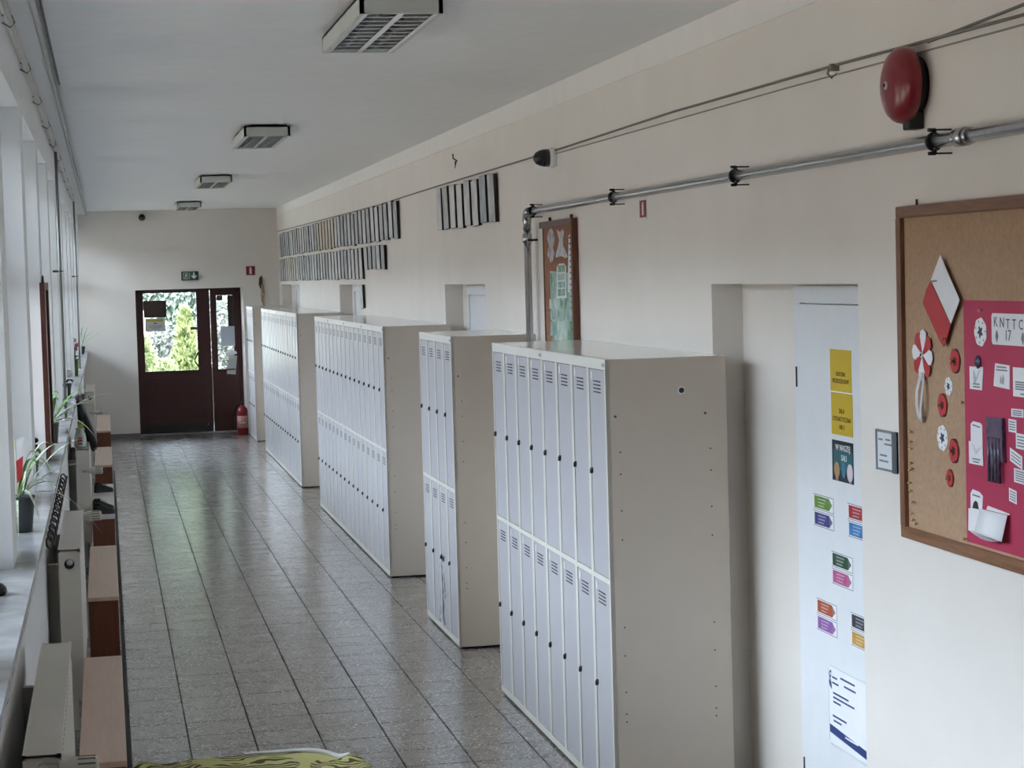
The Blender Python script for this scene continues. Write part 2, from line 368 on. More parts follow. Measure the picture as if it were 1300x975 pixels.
# ================================================================== OUTSIDE
GRASS = mat('lawn', (.07, .12, .035), .9, var=.4, scale=3, bump=.5, bscale=20)
gr = MB().box(-9, 40, 30.3, 90, -.5, -.16).build('lawn', GRASS); gr['kind'] = 'structure'
pv = MB().box(-60, -.73, -60, 30.3, -.5, -.16).build('paved_yard', mat('pale_concrete_paving', (.13, .095, .062), .85, var=.1, scale=1.5, bump=.2)); pv['kind'] = 'structure'
st_ = MB().box(-.8, 3.2, 29.74, 31.6, -.3, -.02).build('door_step', mat('concrete_step', (.42, .41, .39), .8, var=.1, bump=.2), None); struct(st_)
def leafmat(name, c1, c2):
    m = mat(name, c1, .55, var=.25, scale=9, sub=c2)
    return m
def foliage(n, center, rad, size, mat_, rnd, shape='ball', droop=0., parent=None, name='foliage'):
    b = MB(); cx, cy, cz = center
    for _ in range(n):
        while True:
            u = Vector((rnd.uniform(-1, 1), rnd.uniform(-1, 1), rnd.uniform(-1, 1)))
            if u.length <= 1 and u.length > .35: break
        if shape == 'cone':
            h = rnd.random() ** 1.3; k = (1 - h) ** .7; a = rnd.uniform(0, 6.283); q = rnd.uniform(.55, 1) * k
            p = Vector((cx + math.cos(a) * q * rad[0], cy + math.sin(a) * q * rad[1], cz - rad[2] + 2 * rad[2] * h)); out_ = Vector((math.cos(a), math.sin(a), .9))
        else:
            p = Vector((cx + u.x * rad[0], cy + u.y * rad[1], cz + u.z * rad[2])); out_ = u
        d = (out_.normalized() + Vector((rnd.gauss(0, .5), rnd.gauss(0, .5), rnd.gauss(0, .5) - droop))).normalized()
        w = d.cross(Vector((rnd.gauss(0, 1), rnd.gauss(0, 1), rnd.gauss(0, 1)))).normalized()
        L_ = size * rnd.uniform(.6, 1.4); W_ = L_ * .28
        nrm = d.cross(w) * W_ * .25
        b._add([p, p + d * L_ * .5 + w * W_ + nrm, p + d * L_, p + d * L_ * .5 - w * W_ + nrm], [(0, 1, 2), (0, 2, 3)])
    o = b.build(name, mat_, parent); return o
rnd = random.Random(3)
BARK = mat('bark', (.06, .045, .035), .9, var=.3, bump=.4)
def tree(name, label, cat, base, trunk_h, trunk_r, blobs, m, size, droop=0., shape='ball', group=None):
    t = thing(name, label, cat, base, group)
    MB().tube([(0, 0, -.15), (.02, 0, trunk_h * .5), (0, .03, trunk_h)], [trunk_r, trunk_r * .8, trunk_r * .4], 8).build('trunk', BARK, t)
    for c, r, n in blobs: foliage(n, c, r, size, m, rnd, shape, droop, t)
    return t
SPR = leafmat('blue_green_needles', (.055, .075, .06), (.34, .38, .32))
THU = leafmat('yellow_green_thuja', (.07, .095, .028), (.34, .37, .16))
OLV = leafmat('grey_olive_leaves', (.055, .06, .05), (.34, .34, .30))
YEL = leafmat('light_green_shrub', (.09, .115, .04), (.34, .37, .18))
tree('thuja', 'bright yellow-green thuja standing behind the glazed end door', 'shrub', (1.303, 34.5, -.16), .5, .05, [((0, 0, .88), (.33, .33, .96), 5200)], THU, .10, -.4, 'cone')
tree('shrub', 'low yellow-green shrub at the left edge of the door glass', 'shrub', (0.619, 33.2, -.16), .4, .03, [((0, 0, .75), (.14, .2, .72), 1600)], YEL, .09)
tree('shrub', 'small light green shrub growing low before the dark bushes', 'shrub', (0.940, 33.6, -.16), .4, .03, [((0, 0, .62), (.17, .2, .46), 1200)], YEL, .09)
tree('bush', 'dark grey-green bush between the thuja and the low shrubs', 'bush', (0.903, 36.5, -.16), .6, .05, [((0, 0, .78), (.42, .4, .72), 3600)], OLV, .11)
tree('spruce', 'large blue-green spruce with drooping boughs seen through the door glass', 'tree', (1.527, 40.0, -.16), 5.5, .14,
     [((-.05, 0, 2.2), (.85, .7, .55), 3000), ((-.75, .3, 2.75), (.9, .7, .62), 2200), ((.3, .1, 3.4), (1.3, 1., .8), 3500), ((.1, .1, 4.6), (.9, .8, .9), 1800), ((.35, 0, 1.6), (.5, .5, .5), 1600)], SPR, .17, .9)
tree('bush', 'pale olive bush seen through the narrow door pane', 'bush', (2.018, 35.5, -.16), .8, .05, [((0, 0, .95), (.42, .4, .55), 2400), ((-.08, 0, 1.75), (.28, .3, .42), 500)], OLV, .11)
tree('bush', 'tall leafy bush filling the gap beside the house wall', 'bush', (1.985, 43.0, -.16), 1.2, .07, [((0, 0, 1.5), (.7, .5, 1.1), 3000)], OLV, .14)
hb = thing('house', 'pale pink rendered house far beyond the garden', 'house', (1.2, 56.0, -.16))
MB().box(-6, 7, 0, 6, 0, 4.2).build('wall', mat('pale_pink_render', (.78, .66, .60), .8), hb)
MB().sheetY([(-6.4, 4.2), (7.4, 4.2), (.5, 7.2)], -.4, 6.4).build('roof', mat('brown_roof', (.16, .08, .06), .7), hb)
for wx in (-3.5, 1.2, 4.2): MB().box(wx, wx + 1.1, -.04, .02, 1.1, 2.5).build('window', mat('dark_far_window', (.05, .06, .07), .2), hb)
# unseen block added across the yard: hides the lowest sky, darkens the upper walls
ob = struct(link('sky_blocker', None, None, (-25, 12, -.16)))
MB().box(-8, 0, -45, 48, 0, 6.4).build('wall', mat('sky_blocker_brown', (.12, .085, .06), .85, var=.08, scale=1), ob)
MB().sheetY([(-8.5, 6.4), (.5, 6.4), (-4, 8.2)], -45.5, 48.5).build('roof', mat('sky_blocker_roof_dark', (.10, .07, .06), .7), ob)
wme = MB().box(-.02, .03, -.7, .7, -.8, .8).mesh('window', mat('sky_blocker_glass', (.06, .07, .08), .15))
for k in range(22):
    for z in (1.7, 4.8): link('window', wme, ob, (0, -42 + 4 * k, z))
# ================================================================== LOCKERS
UW, UD, UH = 1.2, .497, 1.8
def locker_meshes():
    c = UW / 4; b = MB()
    b.box(0.001, UD, 0, .0015, 0.012, UH - .002).box(0.001, UD, UW - .0015, UW, 0.012, UH - .002).box(UD - .002, UD, 0, UW, .012, UH - .002)
    b.box(.022, UD - .003, .002, UW - .002, .03, UH - .004)                 # dark carcass core sits behind the doors
    fr = MB()
    st = .019
    for k in range(5):
        y0 = max(0, k * c - st); y1 = min(UW, k * c + st)
        fr.box(0, .018, y0, y1, .012, UH)
    for k in range(4):
        for z0, z1 in ((.012, .044), (.9, .921), (1.757, UH)): fr.box(.0003, .018, k * c + st, (k + 1) * c - st, z0, z1)
    tp = MB().box(0.0005, UD, .0005, UW - .0005, UH - .002, UH)
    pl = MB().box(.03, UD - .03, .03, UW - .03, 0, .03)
    dr = {}
    dw = c - 2 * st - .005
    for nm, z0, z1 in (('u', .924, 1.754), ('l', .047, .897)):
        dr[nm] = MB().box(.0035, .016, -dw / 2, dw / 2, 0, z1 - z0).mesh('door', DOORG)
    h = {'u': 1.754 - .924, 'l': .897 - .047}
    vent = {}; card = {}; lock = {}
    for nm in 'ul':
        v = MB()
        for k in range(4):
            z = h[nm] - .046 - k * .0145
            v.sheetX([(-.055, z - .004), (.068, z - .0035), (.068, z + .0015), (-.055, z + .002)], .0028, .006)
        vent[nm] = v.mesh('vent_slits', SLOT)
        card[nm] = MB().box(.001, .0035, .080, .1, h[nm] - .043, h[nm] - .010).mesh('card_holder', WHITEPL)
        zl = (1.34 - .924) if nm == 'u' else (.465 - .047)
        lk = MB().lathe([(.0105, 0), (.0105, .006), (.008, .009)], 12, Matrix.Translation((.0035, dw / 2 - .012, zl)) @ rot_to((-1, 0, 0)))
        lk.box(-.008, .0035, dw / 2 - .017, dw / 2 - .007, zl - .014, zl + .004)
        lock[nm] = lk.mesh('lock', BLACK)
    badge = MB().box(-.002, 0, .012, .05, UH - .03, UH - .016).mesh('badge', mat('badge_grey', (.35, .36, .38), .4))
    holes = MB()
    for x in (.054, .426):
        for z in (1.43, 1.343, 1.197, 1.081, .73, .616, .469, .381, .349):
            holes.lathe([(.0036, 0), (.0036, .0012), (.002, .0016)], 8, Matrix.Translation((x, 0, z)) @ rot_to((0, -1, 0)))
    for x, z in ((.037, 1.573), (.407, 1.572)):
        holes.lathe([(.0055, 0), (.0055, .0012), (.003, .0016)], 8, Matrix.Translation((x, 0, z)) @ rot_to((0, -1, 0)))
    core = MATS['vent_shadow']
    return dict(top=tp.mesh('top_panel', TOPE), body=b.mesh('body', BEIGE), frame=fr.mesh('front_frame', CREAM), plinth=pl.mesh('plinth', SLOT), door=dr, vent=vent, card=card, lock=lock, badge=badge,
                holes=holes.mesh('bolt_heads', mat('bolt_steel', (.10, .09, .08), .5, metal=.3)))
LM = locker_meshes()
def locker(y, label, end=False, group=None):
    t = thing('locker_cabinet', label, 'locker', (XF, y, 0), group)
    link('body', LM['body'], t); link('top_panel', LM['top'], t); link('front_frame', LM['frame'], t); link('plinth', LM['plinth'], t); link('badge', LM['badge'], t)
    if end: link('bolt_heads', LM['holes'], t)['kind'] = 'stuff'
    for k in range(4):
        for nm, z0 in (('u', .924), ('l', .047)):
            d = link('door', LM['door'][nm], t, (0, (k + .5) * UW / 4, z0))
            d.rotation_euler.z = random.gauss(0, .0012)
            link('vent_slits', LM['vent'][nm], d); link('card_holder', LM['card'][nm], d); link('lock', LM['lock'][nm], d)
    return t
LG = 'steel locker cabinets along the corridor wall'
A1 = locker(7.858, 'grey-doored steel locker cabinet next to the white door, black plug in its side', True, LG)
MB().lathe([(.011, 0), (.011, .003), (.008, .005)], 16, Matrix.Translation((.311, 0, 1.667)) @ rot_to((0, -1, 0))).build('cable_plug', BLACK, A1)
MB().lathe([(.016, 0), (.016, .001)], 16, Matrix.Translation((.311, 0, 1.667)) @ rot_to((0, -1, 0))).build('plug_ring', WHITEPL, A1)
locker(9.06, 'steel locker cabinet standing under the small tall cork board', False, LG)
B1 = locker(11.53, 'lone four-column locker cabinet with a glittery sticker on a lower door', True, LG)
for i, w_ in enumerate(('nearest the lone stickered cabinet', 'second from the lone stickered cabinet', 'third from the lone stickered cabinet', 'farthest from the lone stickered cabinet')):
    locker(14.447 + 1.205 * i, 'locker cabinet in the middle row of four, ' + w_, i == 0, LG)
for i, w_ in enumerate(('farthest from the brown end door', 'third from the brown end door', 'second from the brown end door', 'nearest the brown end door')):
    locker(21.09 + 1.215 * i, 'locker cabinet in the far row of four, ' + w_, i == 0, LG)
locker(27.46, 'single locker cabinet standing by the fire extinguisher', True, LG)
# foil sticker on the lone cabinet's lower door
stk = thing('sticker', 'glittery foil sticker of a twig with a green diamond on locker door', 'sticker', (XF - .0, 12.07, 0))
FOIL = mat('silver_foil', (.62, .63, .68), .22, metal=.5, var=.4, scale=60)
def bit(pts, m, nm): MB().sheetX(pts, .0018, .0032).build(nm, m, stk)
bit([(.10, .46), (.02, .455), (.03, .44), (-.06, .44), (-.07, .475), (.0, .468), (.05, .48)], mat('dark_green_ink', (.03, .07, .05), .4), 'bow')
bit([(.08, .43), (.02, .40), (.06, .37), (.12, .395)], mat('green_foil', (.04, .14, .09), .3), 'diamond')
bit([(.04, .36), (.01, .33), (.06, .29), (.0, .26), (.04, .22), (-.02, .17), (.02, .12), (-.05, .06), (-.02, .055), (.05, .12), (.03, .17), (.08, .22), (.05, .26), (.10, .30), (.06, .335), (.08, .36)], mat('brown_ink', (.12, .07, .08), .4), 'twig')
bit([(-.04, .38), (-.06, .31), (-.09, .26), (-.05, .21), (-.02, .23), (-.04, .27), (-.01, .31)], FOIL, 'foil_leaf')
bit([(.11, .16), (.09, .10), (.12, .05), (.16, .05), (.15, .12)], FOIL, 'foil_leaf')
bit([(.10, .26), (.12, .20), (.10, .17), (.07, .20)], mat('violet_foil', (.20, .18, .34), .3), 'foil_leaf')
# ================================================================== FRAMED PHOTOGRAPHS
FRB = mat('black_frame', (.014, .013, .012), .35); FRW = mat('brown_frame', (.10, .055, .03), .4); FRS = mat('silver_frame', (.45, .45, .46), .35, metal=.4)
PRINTS = [patch_material('grey_print', [(.30, .31, .32), (.50, .51, .52), (.68, .68, .68)], 9),
          patch_material('pale_print', [(.46, .47, .48), (.66, .66, .66), (.76, .76, .75)], 7),
          patch_material('sepia_print', [(.42, .36, .25), (.60, .55, .43), (.70, .66, .56)], 8),
          patch_material('blue_grey_print', [(.26, .29, .32), (.42, .46, .49), (.62, .64, .66)], 10)]
frame_cache = {}
def framed(y_near, z0, w, h, fm, pm, label, group, tilt=0., lean=.03, dep=.022):
    """clip frame: dark edged backing board with the print under glass on its whole face"""
    key = (round(w, 3), round(h, 3), fm.name, dep)
    if key not in frame_cache: frame_cache[key] = MB().box(-dep, 0, 0, w, 0, h).mesh('framed_photo', fm)
    o = link('framed_photo', frame_cache[key], None, (XR - .002, y_near, z0))
    k2 = ('p',) + key + (pm.name,)
    if k2 not in frame_cache: frame_cache[k2] = MB().box(-dep - .002, -dep, .004, w - .001, .003, h - .003).mesh('print', pm)
    link('print', frame_cache[k2], o)
    o.rotation_euler = (tilt, -lean, 0)
    o.location.x -= 0.001
    return tag(o, label, 'picture', group)
R_ = random.Random(11)
def frow(y0, y1, z0, pitch, h, label, group, browns=(), w=.205):
    y = y0; k = 0
    while y + w < y1:
        fm = FRB if R_.random() < .85 else FRS
        pm = R_.choice([PRINTS[0], PRINTS[1], PRINTS[1], PRINTS[3]])
        if browns and browns[0] < y < browns[1]: fm, pm = R_.choice([FRB, FRW]), PRINTS[2]
        framed(y, z0 + R_.gauss(0, .004), w, h, fm, pm, label, group, R_.gauss(0, .014), .018 + abs(R_.gauss(0, .006))); y += pitch; k += 1
frow(16.84, 28.62, 2.472, .2985, .312, 'framed photograph in the upper of the two long rows', 'framed photographs in the long upper row', (21.6, 23.2))
frow(19.28, 28.62, 2.140, .2985, .295, 'framed photograph in the lower of the two long rows', 'framed photographs in the long lower row', (26.4, 26.9))
frow(17.70, 19.2, 2.225, .2985, .212, 'short framed photograph at the end of the lower row', 'short framed photographs ending the lower row')
frow(12.53, 14.90, 2.475, .292, .300, 'framed photograph in the separate group of eight beside the black dome', 'group of eight framed photographs')
framed(19.29, 1.865, .205, .22, FRB, PRINTS[1], 'single tilted framed picture hung below the photo rows', None, -.06, .02)
# ================================================================== PIPE, CABLES, BELL, DOMES
px = XR - .055; zp = 2.497; r = .0205
pt = thing('gas_pipe', 'galvanised steel pipe running along the wall and turning down behind the lockers', 'pipe', (px, 8, zp))
MB().tube([(0, -11, 0), (0, 3.36, 0)], r, 16).build('horizontal_run', GALV, pt)
MB().tube([(0, 3.43, -.07), (0, 3.43, -zp + .002)], r, 16).build('vertical_run', GALV, pt)
MB().tube([(0, 3.33, 0), (0, 3.38, 0), (0, 3.415, -.013), (0, 3.43, -.05), (0, 3.43, -.10)], [.025, .026, .027, .026, .025], 16).build('elbow', GALV, pt)
MB().tube([(0, 3.43, -.125), (0, 3.43, -.175)], .027, 16).build('coupling', GALV, pt)
MB().tube([(0, -2.63, 0), (0, -2.57, 0)], .027, 16).tube([(0, -2.66, 0), (0, -2.63, 0)], .024, 16).build('coupling', GALV, pt)
DARKM = mat('dark_clamp_steel', (.045, .045, .047), .45, metal=.5)
for yy in (3.25, 1.406, -.497, -2.40, -4.3):
    b = MB()
    ring = [(math.cos(a) * .024, yy, math.sin(a) * .024) for a in [math.radians(q) for q in range(0, 361, 20)]]
    b.tube(ring, .0045, 6, False)
    for s in (-1, 1): b.box(-.006, .053, yy - .006, yy + .006, s * .034 - .0025, s * .034 + .0025).tube([(-.018, yy, s * .034), (.004, yy, s * .034)], .006, 6).box(-.006, .006, yy - .006, yy + .006, min(s * .022, s * .036), max(s * .022, s * .036))
    b.build('pipe_clamp', DARKM, pt)
b = MB()
for s in (-1, 1): b.box(-.004, .053, 3.43 - .004 + s * .03, 3.43 + .004 + s * .03, -.165, -.155)
b.build('pipe_clamp', DARKM, pt)
CAB = mat('beige_cable', (.33, .30, .25), .6); CAB2 = mat('grey_cable', (.20, .19, .17), .6)
def cable(pts, rr, m, label, name='cable'):
    return tag(MB().tube(pts, rr, 6).build(name, m), label, 'cable')
cable([(XR - .008, -2.9, 2.795), (XR - .008, 5.1, 2.797), (XR - .012, 6.5, 2.812), (XR - .008, 8.5, 2.822), (XR - .008, 10.88, 2.808), (XR - .008, 14.7, 2.803), (XR - .008, 18.2, 2.79), (XR - .008, 28.98, 2.83)], .005, CAB2, 'thin dark cable running along the wall past both photo groups')
cable([(XR - .006, -2.9, 2.825), (XR - .006, 5.1, 2.825), (XR - .006, 5.75, 2.80)], .0045, CAB2, 'dark cable reaching the red bell from above')
cable([(XR - .005, -2.9, 2.770), (XR - .005, 5.1, 2.772), (XR - .005, 7., 2.785), (XR - .005, 10.86, 2.79)], .003, CAB, 'thin beige cable just below the dark one')
hk = tag(MB().box(-.03, 0, -.02, .0, -.012, .012).tube([(-.03, -.004, .0), (-.036, -.004, -.02), (-.022, -.004, -.034), (-.004, -.004, -.02)], .004, 6).build('cable_bracket', mat('grey_bracket', (.25, .24, .21), .5), None, (XR, 6.53, 2.805)), 'small grey hook bracket carrying the cable beside the bell', 'bracket')
nl = tag(MB().tube([(0, 0, .0), (-.03, -.005, .02), (-.032, -.005, .05)], .005, 6).tube([(-.012, 0, .0), (-.018, 0, -.05)], [.008, .002], 6).build('wall_hook', DARKM, None, (XR, 14.0, 2.935)), 'small black wall hook above the group of eight photographs', 'hook')
# red alarm bell
bl = thing('alarm_bell', 'round red alarm bell mounted high above the cork notice board', 'bell', (XR, 5.84, 2.682))
TX = rot_to((-1, 0, 0))
RED = mat('red_enamel', (.23, .010, .020), .28, var=.05, coat=.3)
MB().lathe([(.113, .035), (.1155, .04), (.1155, .052), (.111, .068), (.098, .083), (.075, .094), (.045, .101), (.001, .103)], 40, TX).build('gong', RED, bl)
MB().lathe([(.085, 0), (.085, .02), (.07, .034), (.05, .036)], 28, TX).build('back_plate', BLACK, bl)
MB().lathe([(.013, .101), (.013, .106), (.008, .109)], 16, TX).build('centre_bolt', mat('bell_bolt', (.6, .57, .5), .3, metal=.6), bl)
MB().lathe([(.006, .108), (.006, .112), (.001, .113)], 12, TX).build('bolt_tip', DARKM, bl)
MB().box(-.05, -.002, -.045, .012, -.135, -.075).build('striker_box', BLACK, bl, bevel=.006)
def dome(loc, axis, label):
    t = thing('security_dome', label, 'camera', loc); M = rot_to(axis)
    MB().lathe([(.056, 0), (.056, .020), (.050, .028)], 24, M).build('mounting_ring', WHITEPL, t)
    MB().lathe([(.049, .024), (.048, .055), (.042, .080), (.031, .100), (.014, .112), (.001, .114)], 24, M).build('dome', mat('smoked_dome', (.012, .012, .014), .15), t)
    return t
dm = dome((XR, 10.93, 2.772), (-1, 0, 0), 'black security dome on a white base beside the pipe corner')
MB().box(-.022, 0, -.085, -.02, -.05, .045).build('junction_box', WHITEPL, dm, bevel=.004)
dome((.553, YF, 3.07), (0, -1, 0), 'black security camera dome on the end wall under the ceiling')
# ================================================================== CEILING LIGHTS
ALU = mat('polished_louvre', (.62, .63, .65), .16, metal=1., var=.03)
HOUS = mat('grey_white_housing', (.60, .62, .57), .45, var=.03)
TUBE = mat('unlit_tube', (.74, .75, .74), .25)
def lamp(yc, label):
    xc = 1.08; w, l, h = .30, 1.27, .078
    t = thing('ceiling_light', label, 'lamp', (xc, yc, ZC - h), 'louvred ceiling lights')
    e = .016
    b = MB().box(-w / 2, -w / 2 + e, -l / 2, l / 2, 0, h - .012).box(w / 2 - e, w / 2, -l / 2, l / 2, 0, h - .012).box(-w / 2, w / 2, -l / 2, -l / 2 + e, 0, h - .012).box(-w / 2, w / 2, l / 2 - e, l / 2, 0, h - .012).box(-w / 2, w / 2, -l / 2, l / 2, h - .02, h - .012)
    b.build('housing', HOUS, t)
    MB().box(-w / 2 + .05, w / 2 - .05, -l / 2 + .2, -l / 2 + .26, h - .012, h).box(-w / 2 + .05, w / 2 - .05, l / 2 - .26, l / 2 - .2, h - .012, h).build('spacer', HOUS, t)
    for s in (-1, 1): MB().tube([(s * .068, -l / 2 + .04, .045), (s * .068, l / 2 - .04, .045)], .013, 10).build('tube', TUBE, t)
    MB().sheetY([(-.012, 0), (.012, 0), (.003, .045), (-.003, .045)], -l / 2 + e, l / 2 - e).build('louvre_spine', ALU, t)
    for s in (-1, 1): MB().sheetY([(s * (w / 2 - e), 0), (s * (w / 2 - e - .016), 0), (s * (w / 2 - e - .002), .05), (s * (w / 2 - e), .05)], -l / 2 + e, l / 2 - e).build('louvre_rail', ALU, t)
    bm_ = MB().sheetX([(-.009, .001), (.009, .001), (.002, .042), (-.002, .042)], -w / 2 + e + .014, w / 2 - e - .014).mesh('louvre_blade', ALU)
    n = 11
    for k in range(1, n): link('louvre_blade', bm_, t, (0, -l / 2 + l * k / n, 0))
    return t
lamp(7.94, 'louvred ceiling light over the locker cabinet by the white door')
lamp(14.08, 'second louvred ceiling light from the red bell')
lamp(20.25, 'third louvred ceiling light from the red bell')
lamp(26.5, 'louvred ceiling light closest to the end door')
# ================================================================== SIGNS ON THE END WALL
GRN = mat('exit_green', (.025, .075, .055), .35); SYM = mat('sign_white', (.72, .78, .74), .4)
ex = thing('exit_sign', 'green emergency exit sign with running figure and down arrow over the door', 'sign', (1.066, YF, 2.18))
MB().box(0, .235, -.05, 0, 0, .125).build('sign_box', GRN, ex)
b = MB().box(.025, .095, -.0515, -.05, .018, .024).box(.025, .031, -.0515, -.05, .018, .107).box(.025, .095, -.0515, -.05, .101, .107).box(.089, .095, -.0515, -.05, .018, .107).box(.112, .117, -.0515, -.05, .012, .113)
b.build('door_outline', SYM, ex)
b = MB().lathe([(.009, 0), (.009, .0015)], 10, Matrix.Translation((.065, -.05, .088)) @ rot_to((0, -1, 0)))
for pg in ([(.052, .078), (.07, .08), (.066, .052), (.054, .052)], [(.054, .054), (.062, .054), (.05, .036), (.036, .028), (.034, .034), (.046, .042)], [(.058, .054), (.066, .054), (.076, .04), (.07, .022), (.064, .022), (.068, .038)], [(.07, .078), (.084, .066), (.082, .061), (.066, .07)], [(.054, .078), (.04, .068), (.042, .063), (.056, .071)]):
    b.sheetY(pg, -.0515, -.05)
b.build('running_figure', SYM, ex)
MB().sheetY([(.162, .108), (.184, .108), (.184, .062), (.208, .074), (.208, .052), (.173, .018), (.138, .052), (.138, .074), (.162, .062)], -.0515, -.05).build('arrow', SYM, ex)
def fire_sign(where, a, z, w, h, label):
    rd = mat('sign_red', (.20, .012, .015), .4); wp = mat('sign_pinkish_white', (.80, .62, .60), .4); wb = mat('sign_border', (.78, .72, .68), .4)
    if where == 'F':
        t = thing('fire_sign', label, 'sign', (a, YF, z)); P = lambda pg, y0, y1, m, n: MB().sheetY(pg, y0, y1).build(n, m, t)
    else:
        t = thing('fire_sign', label, 'sign', (XR, a, z)); P = lambda pg, y0, y1, m, n: MB().sheetX(pg, y0, y1).build(n, m, t)
    P([(-w / 2 - .012, -h / 2 - .012), (w / 2 + .012, -h / 2 - .012), (w / 2 + .012, h / 2 + .012), (-w / 2 - .012, h / 2 + .012)], -.002, 0, wb, 'border')
    P([(-w / 2, -h / 2), (w / 2, -h / 2), (w / 2, h / 2), (-w / 2, h / 2)], -.003, -.002, rd, 'plate')
    k = .13 * w
    P([(-k, -h * .38), (k, -h * .38), (k, h * .2), (k * .6, h * .3), (k * .6, h * .38), (-k * 1.3, h * .38), (-k * .6, h * .3), (-k, h * .2)], -.004, -.003, wp, 'extinguisher_symbol')
fire_sign('F', 2.03, 2.293, .125, .125, 'square red fire extinguisher sign on the end wall')
fire_sign('R', 9.07, 2.428, .115, .078, 'red fire extinguisher sign hanging just under the pipe')
fx = thing('dried_garland', 'brown plaited straw ornament hanging on the end wall by the locker', 'ornament', (2.185, YF - .012, 1.80))
STRAW = mat('dry_straw', (.36, .28, .16), .8, var=.3, scale=60); STRD = mat('dark_straw', (.10, .07, .035), .8, var=.3, scale=60)
MB().tube([(.014, 0, 0), (.0, -.005, .08), (.006, -.004, .2), (-.006, -.006, .3)], [.012, .02, .024, .026], 8).build('straw_plait', STRAW, fx)
MB().tube([(-.014, -.004, .24), (-.024, -.006, .3), (-.018, -.006, .38), (-.004, -.002, .415)], [.016, .026, .024, .008], 8).build('dark_head', STRD, fx)
MB().lathe([(.001, -.012), (.013, 0), (.001, .012)], 8, Matrix.Translation((.004, -.024, .16))).build('pale_bead', PAPER, fx)
# ================================================================== FIRE EXTINGUISHER
fe = thing('fire_extinguisher', 'red fire extinguisher standing on the floor beside the end door', 'extinguisher', (1.835, 28.80, 0))
MB().lathe([(.074, 0), (.078, .012), (.078, .33), (.07, .37), (.045, .398), (.024, .408), (.022, .425)], 24).build('cylinder', mat('extinguisher_red', (.20, .008, .012), .3), fe)
MB().lathe([(.0785, .10), (.0790, .10), (.0790, .27), (.0785, .27)], 24).build('label_band', mat('extinguisher_label', (.24, .02, .02), .5, var=.3, scale=90, sub=(.55, .28, .26)), fe)
for i in range(3): MB().box(-.045 + i * .03, -.028 + i * .03, -.0805, -.0785, .165, .185).build('pictogram', SYM, fe)
MB().box(-.02, .02, -.02, .02, .425, .455).build('valve', DARKM, fe, bevel=.004)
MB().sheetX([(-.02, .455), (.02, .455), (-.11, .515), (-.12, .505)], -.012, .012).box(-.01, .01, -.1, .02, .462, .47).build('squeeze_grip', DARKM, fe)
MB().tube([(-.02, 0, .44), (-.08, -.02, .43), (-.115, -.03, .36), (-.11, -.03, .2), (-.105, -.03, .10), (-.10, -.03, .07)], [.009, .009, .009, .009, .011, .014], 8).build('hose', BLACK, fe)
# notices on the end door
def dsheet(x0, x1, z0, z1, m, label, y=YD - .0025, cat='notice', name='door_notice', tilt=0.):
    cx, cz = (x0 + x1) / 2, (z0 + z1) / 2; ca, sa = math.cos(tilt), math.sin(tilt)
    pg = [((x - cx) * ca - (z - cz) * sa, (x - cx) * sa + (z - cz) * ca) for x, z in ((x0, z0), (x1, z0), (x1, z1), (x0, z1))]
    return tag(MB().sheetY(pg, -.001, .001).build(name, m, None, (cx, y, cz)), label, cat)
yg = YD + .018
dsheet(.542, .862, 1.665, 1.905, mat('brown_card', (.085, .05, .045), .6), 'plain brown card taped inside the door glass', yg, 'card', 'brown_card')
n1 = dsheet(.556, .842, 1.47, 1.655, PAPER, 'white notice with yellow heading taped to the door glass', yg)
yw = mat('notice_yellow', (.62, .52, .10), .6)
MB().box(-.118, .118, -.0022, -.001, .045, .078).build('heading', yw, n1)
MB().box(-.02, .02, -.0022, -.001, .01, .03).build('emblem', GREYINK, n1)
for k, w_ in ((0, .1), (1, .085), (2, .06)): MB().box(-w_, w_, -.0022, -.001, -.018 - k * .02, -.012 - k * .02).build('text_line', GREYINK, n1)
dsheet(1.19, 1.282, 1.475, 1.515, mat('brown_tag', (.14, .075, .05), .6), 'small brown strip stuck at the edge of the large door glass', yg, 'strip', 'brown_strip')
dsheet(1.575, 1.66, 1.885, 1.952, mat('brown_card2', (.11, .06, .05), .6), 'small brown card in the top of the narrow pane', yg, 'card', 'brown_card')
dsheet(1.728, 1.80, 1.50, 1.953, mat('dark_film', (.028, .018, .018), .5), 'dark strip of film covering one side of the narrow pane', yg, 'film', 'dark_film')
dsheet(1.618, 1.815, 1.225, 1.51, mat('grey_blue_paper', (.50, .55, .62), .6), 'pale blue-grey paper sheet taped over the narrow pane', YD - .004)
dsheet(1.70, 1.825, .82, 1.09, mat('grey_sheet', (.46, .48, .46), .5), 'grey laminated sheet hanging askew below the pale paper', YD - .005, 'notice', 'laminated_sheet', -.12)
bg_ = tag(MB().lathe([(.02, -.05), (.07, -.03), (.085, .0), (.05, .028), (.015, .045)], 14, Matrix.Diagonal((1, .35, .8, 1))).build('white_bag', PAPER, None, (1.755, YD - .045, 1.135)), 'crumpled white bag hooked on the narrow door leaf', 'bag')
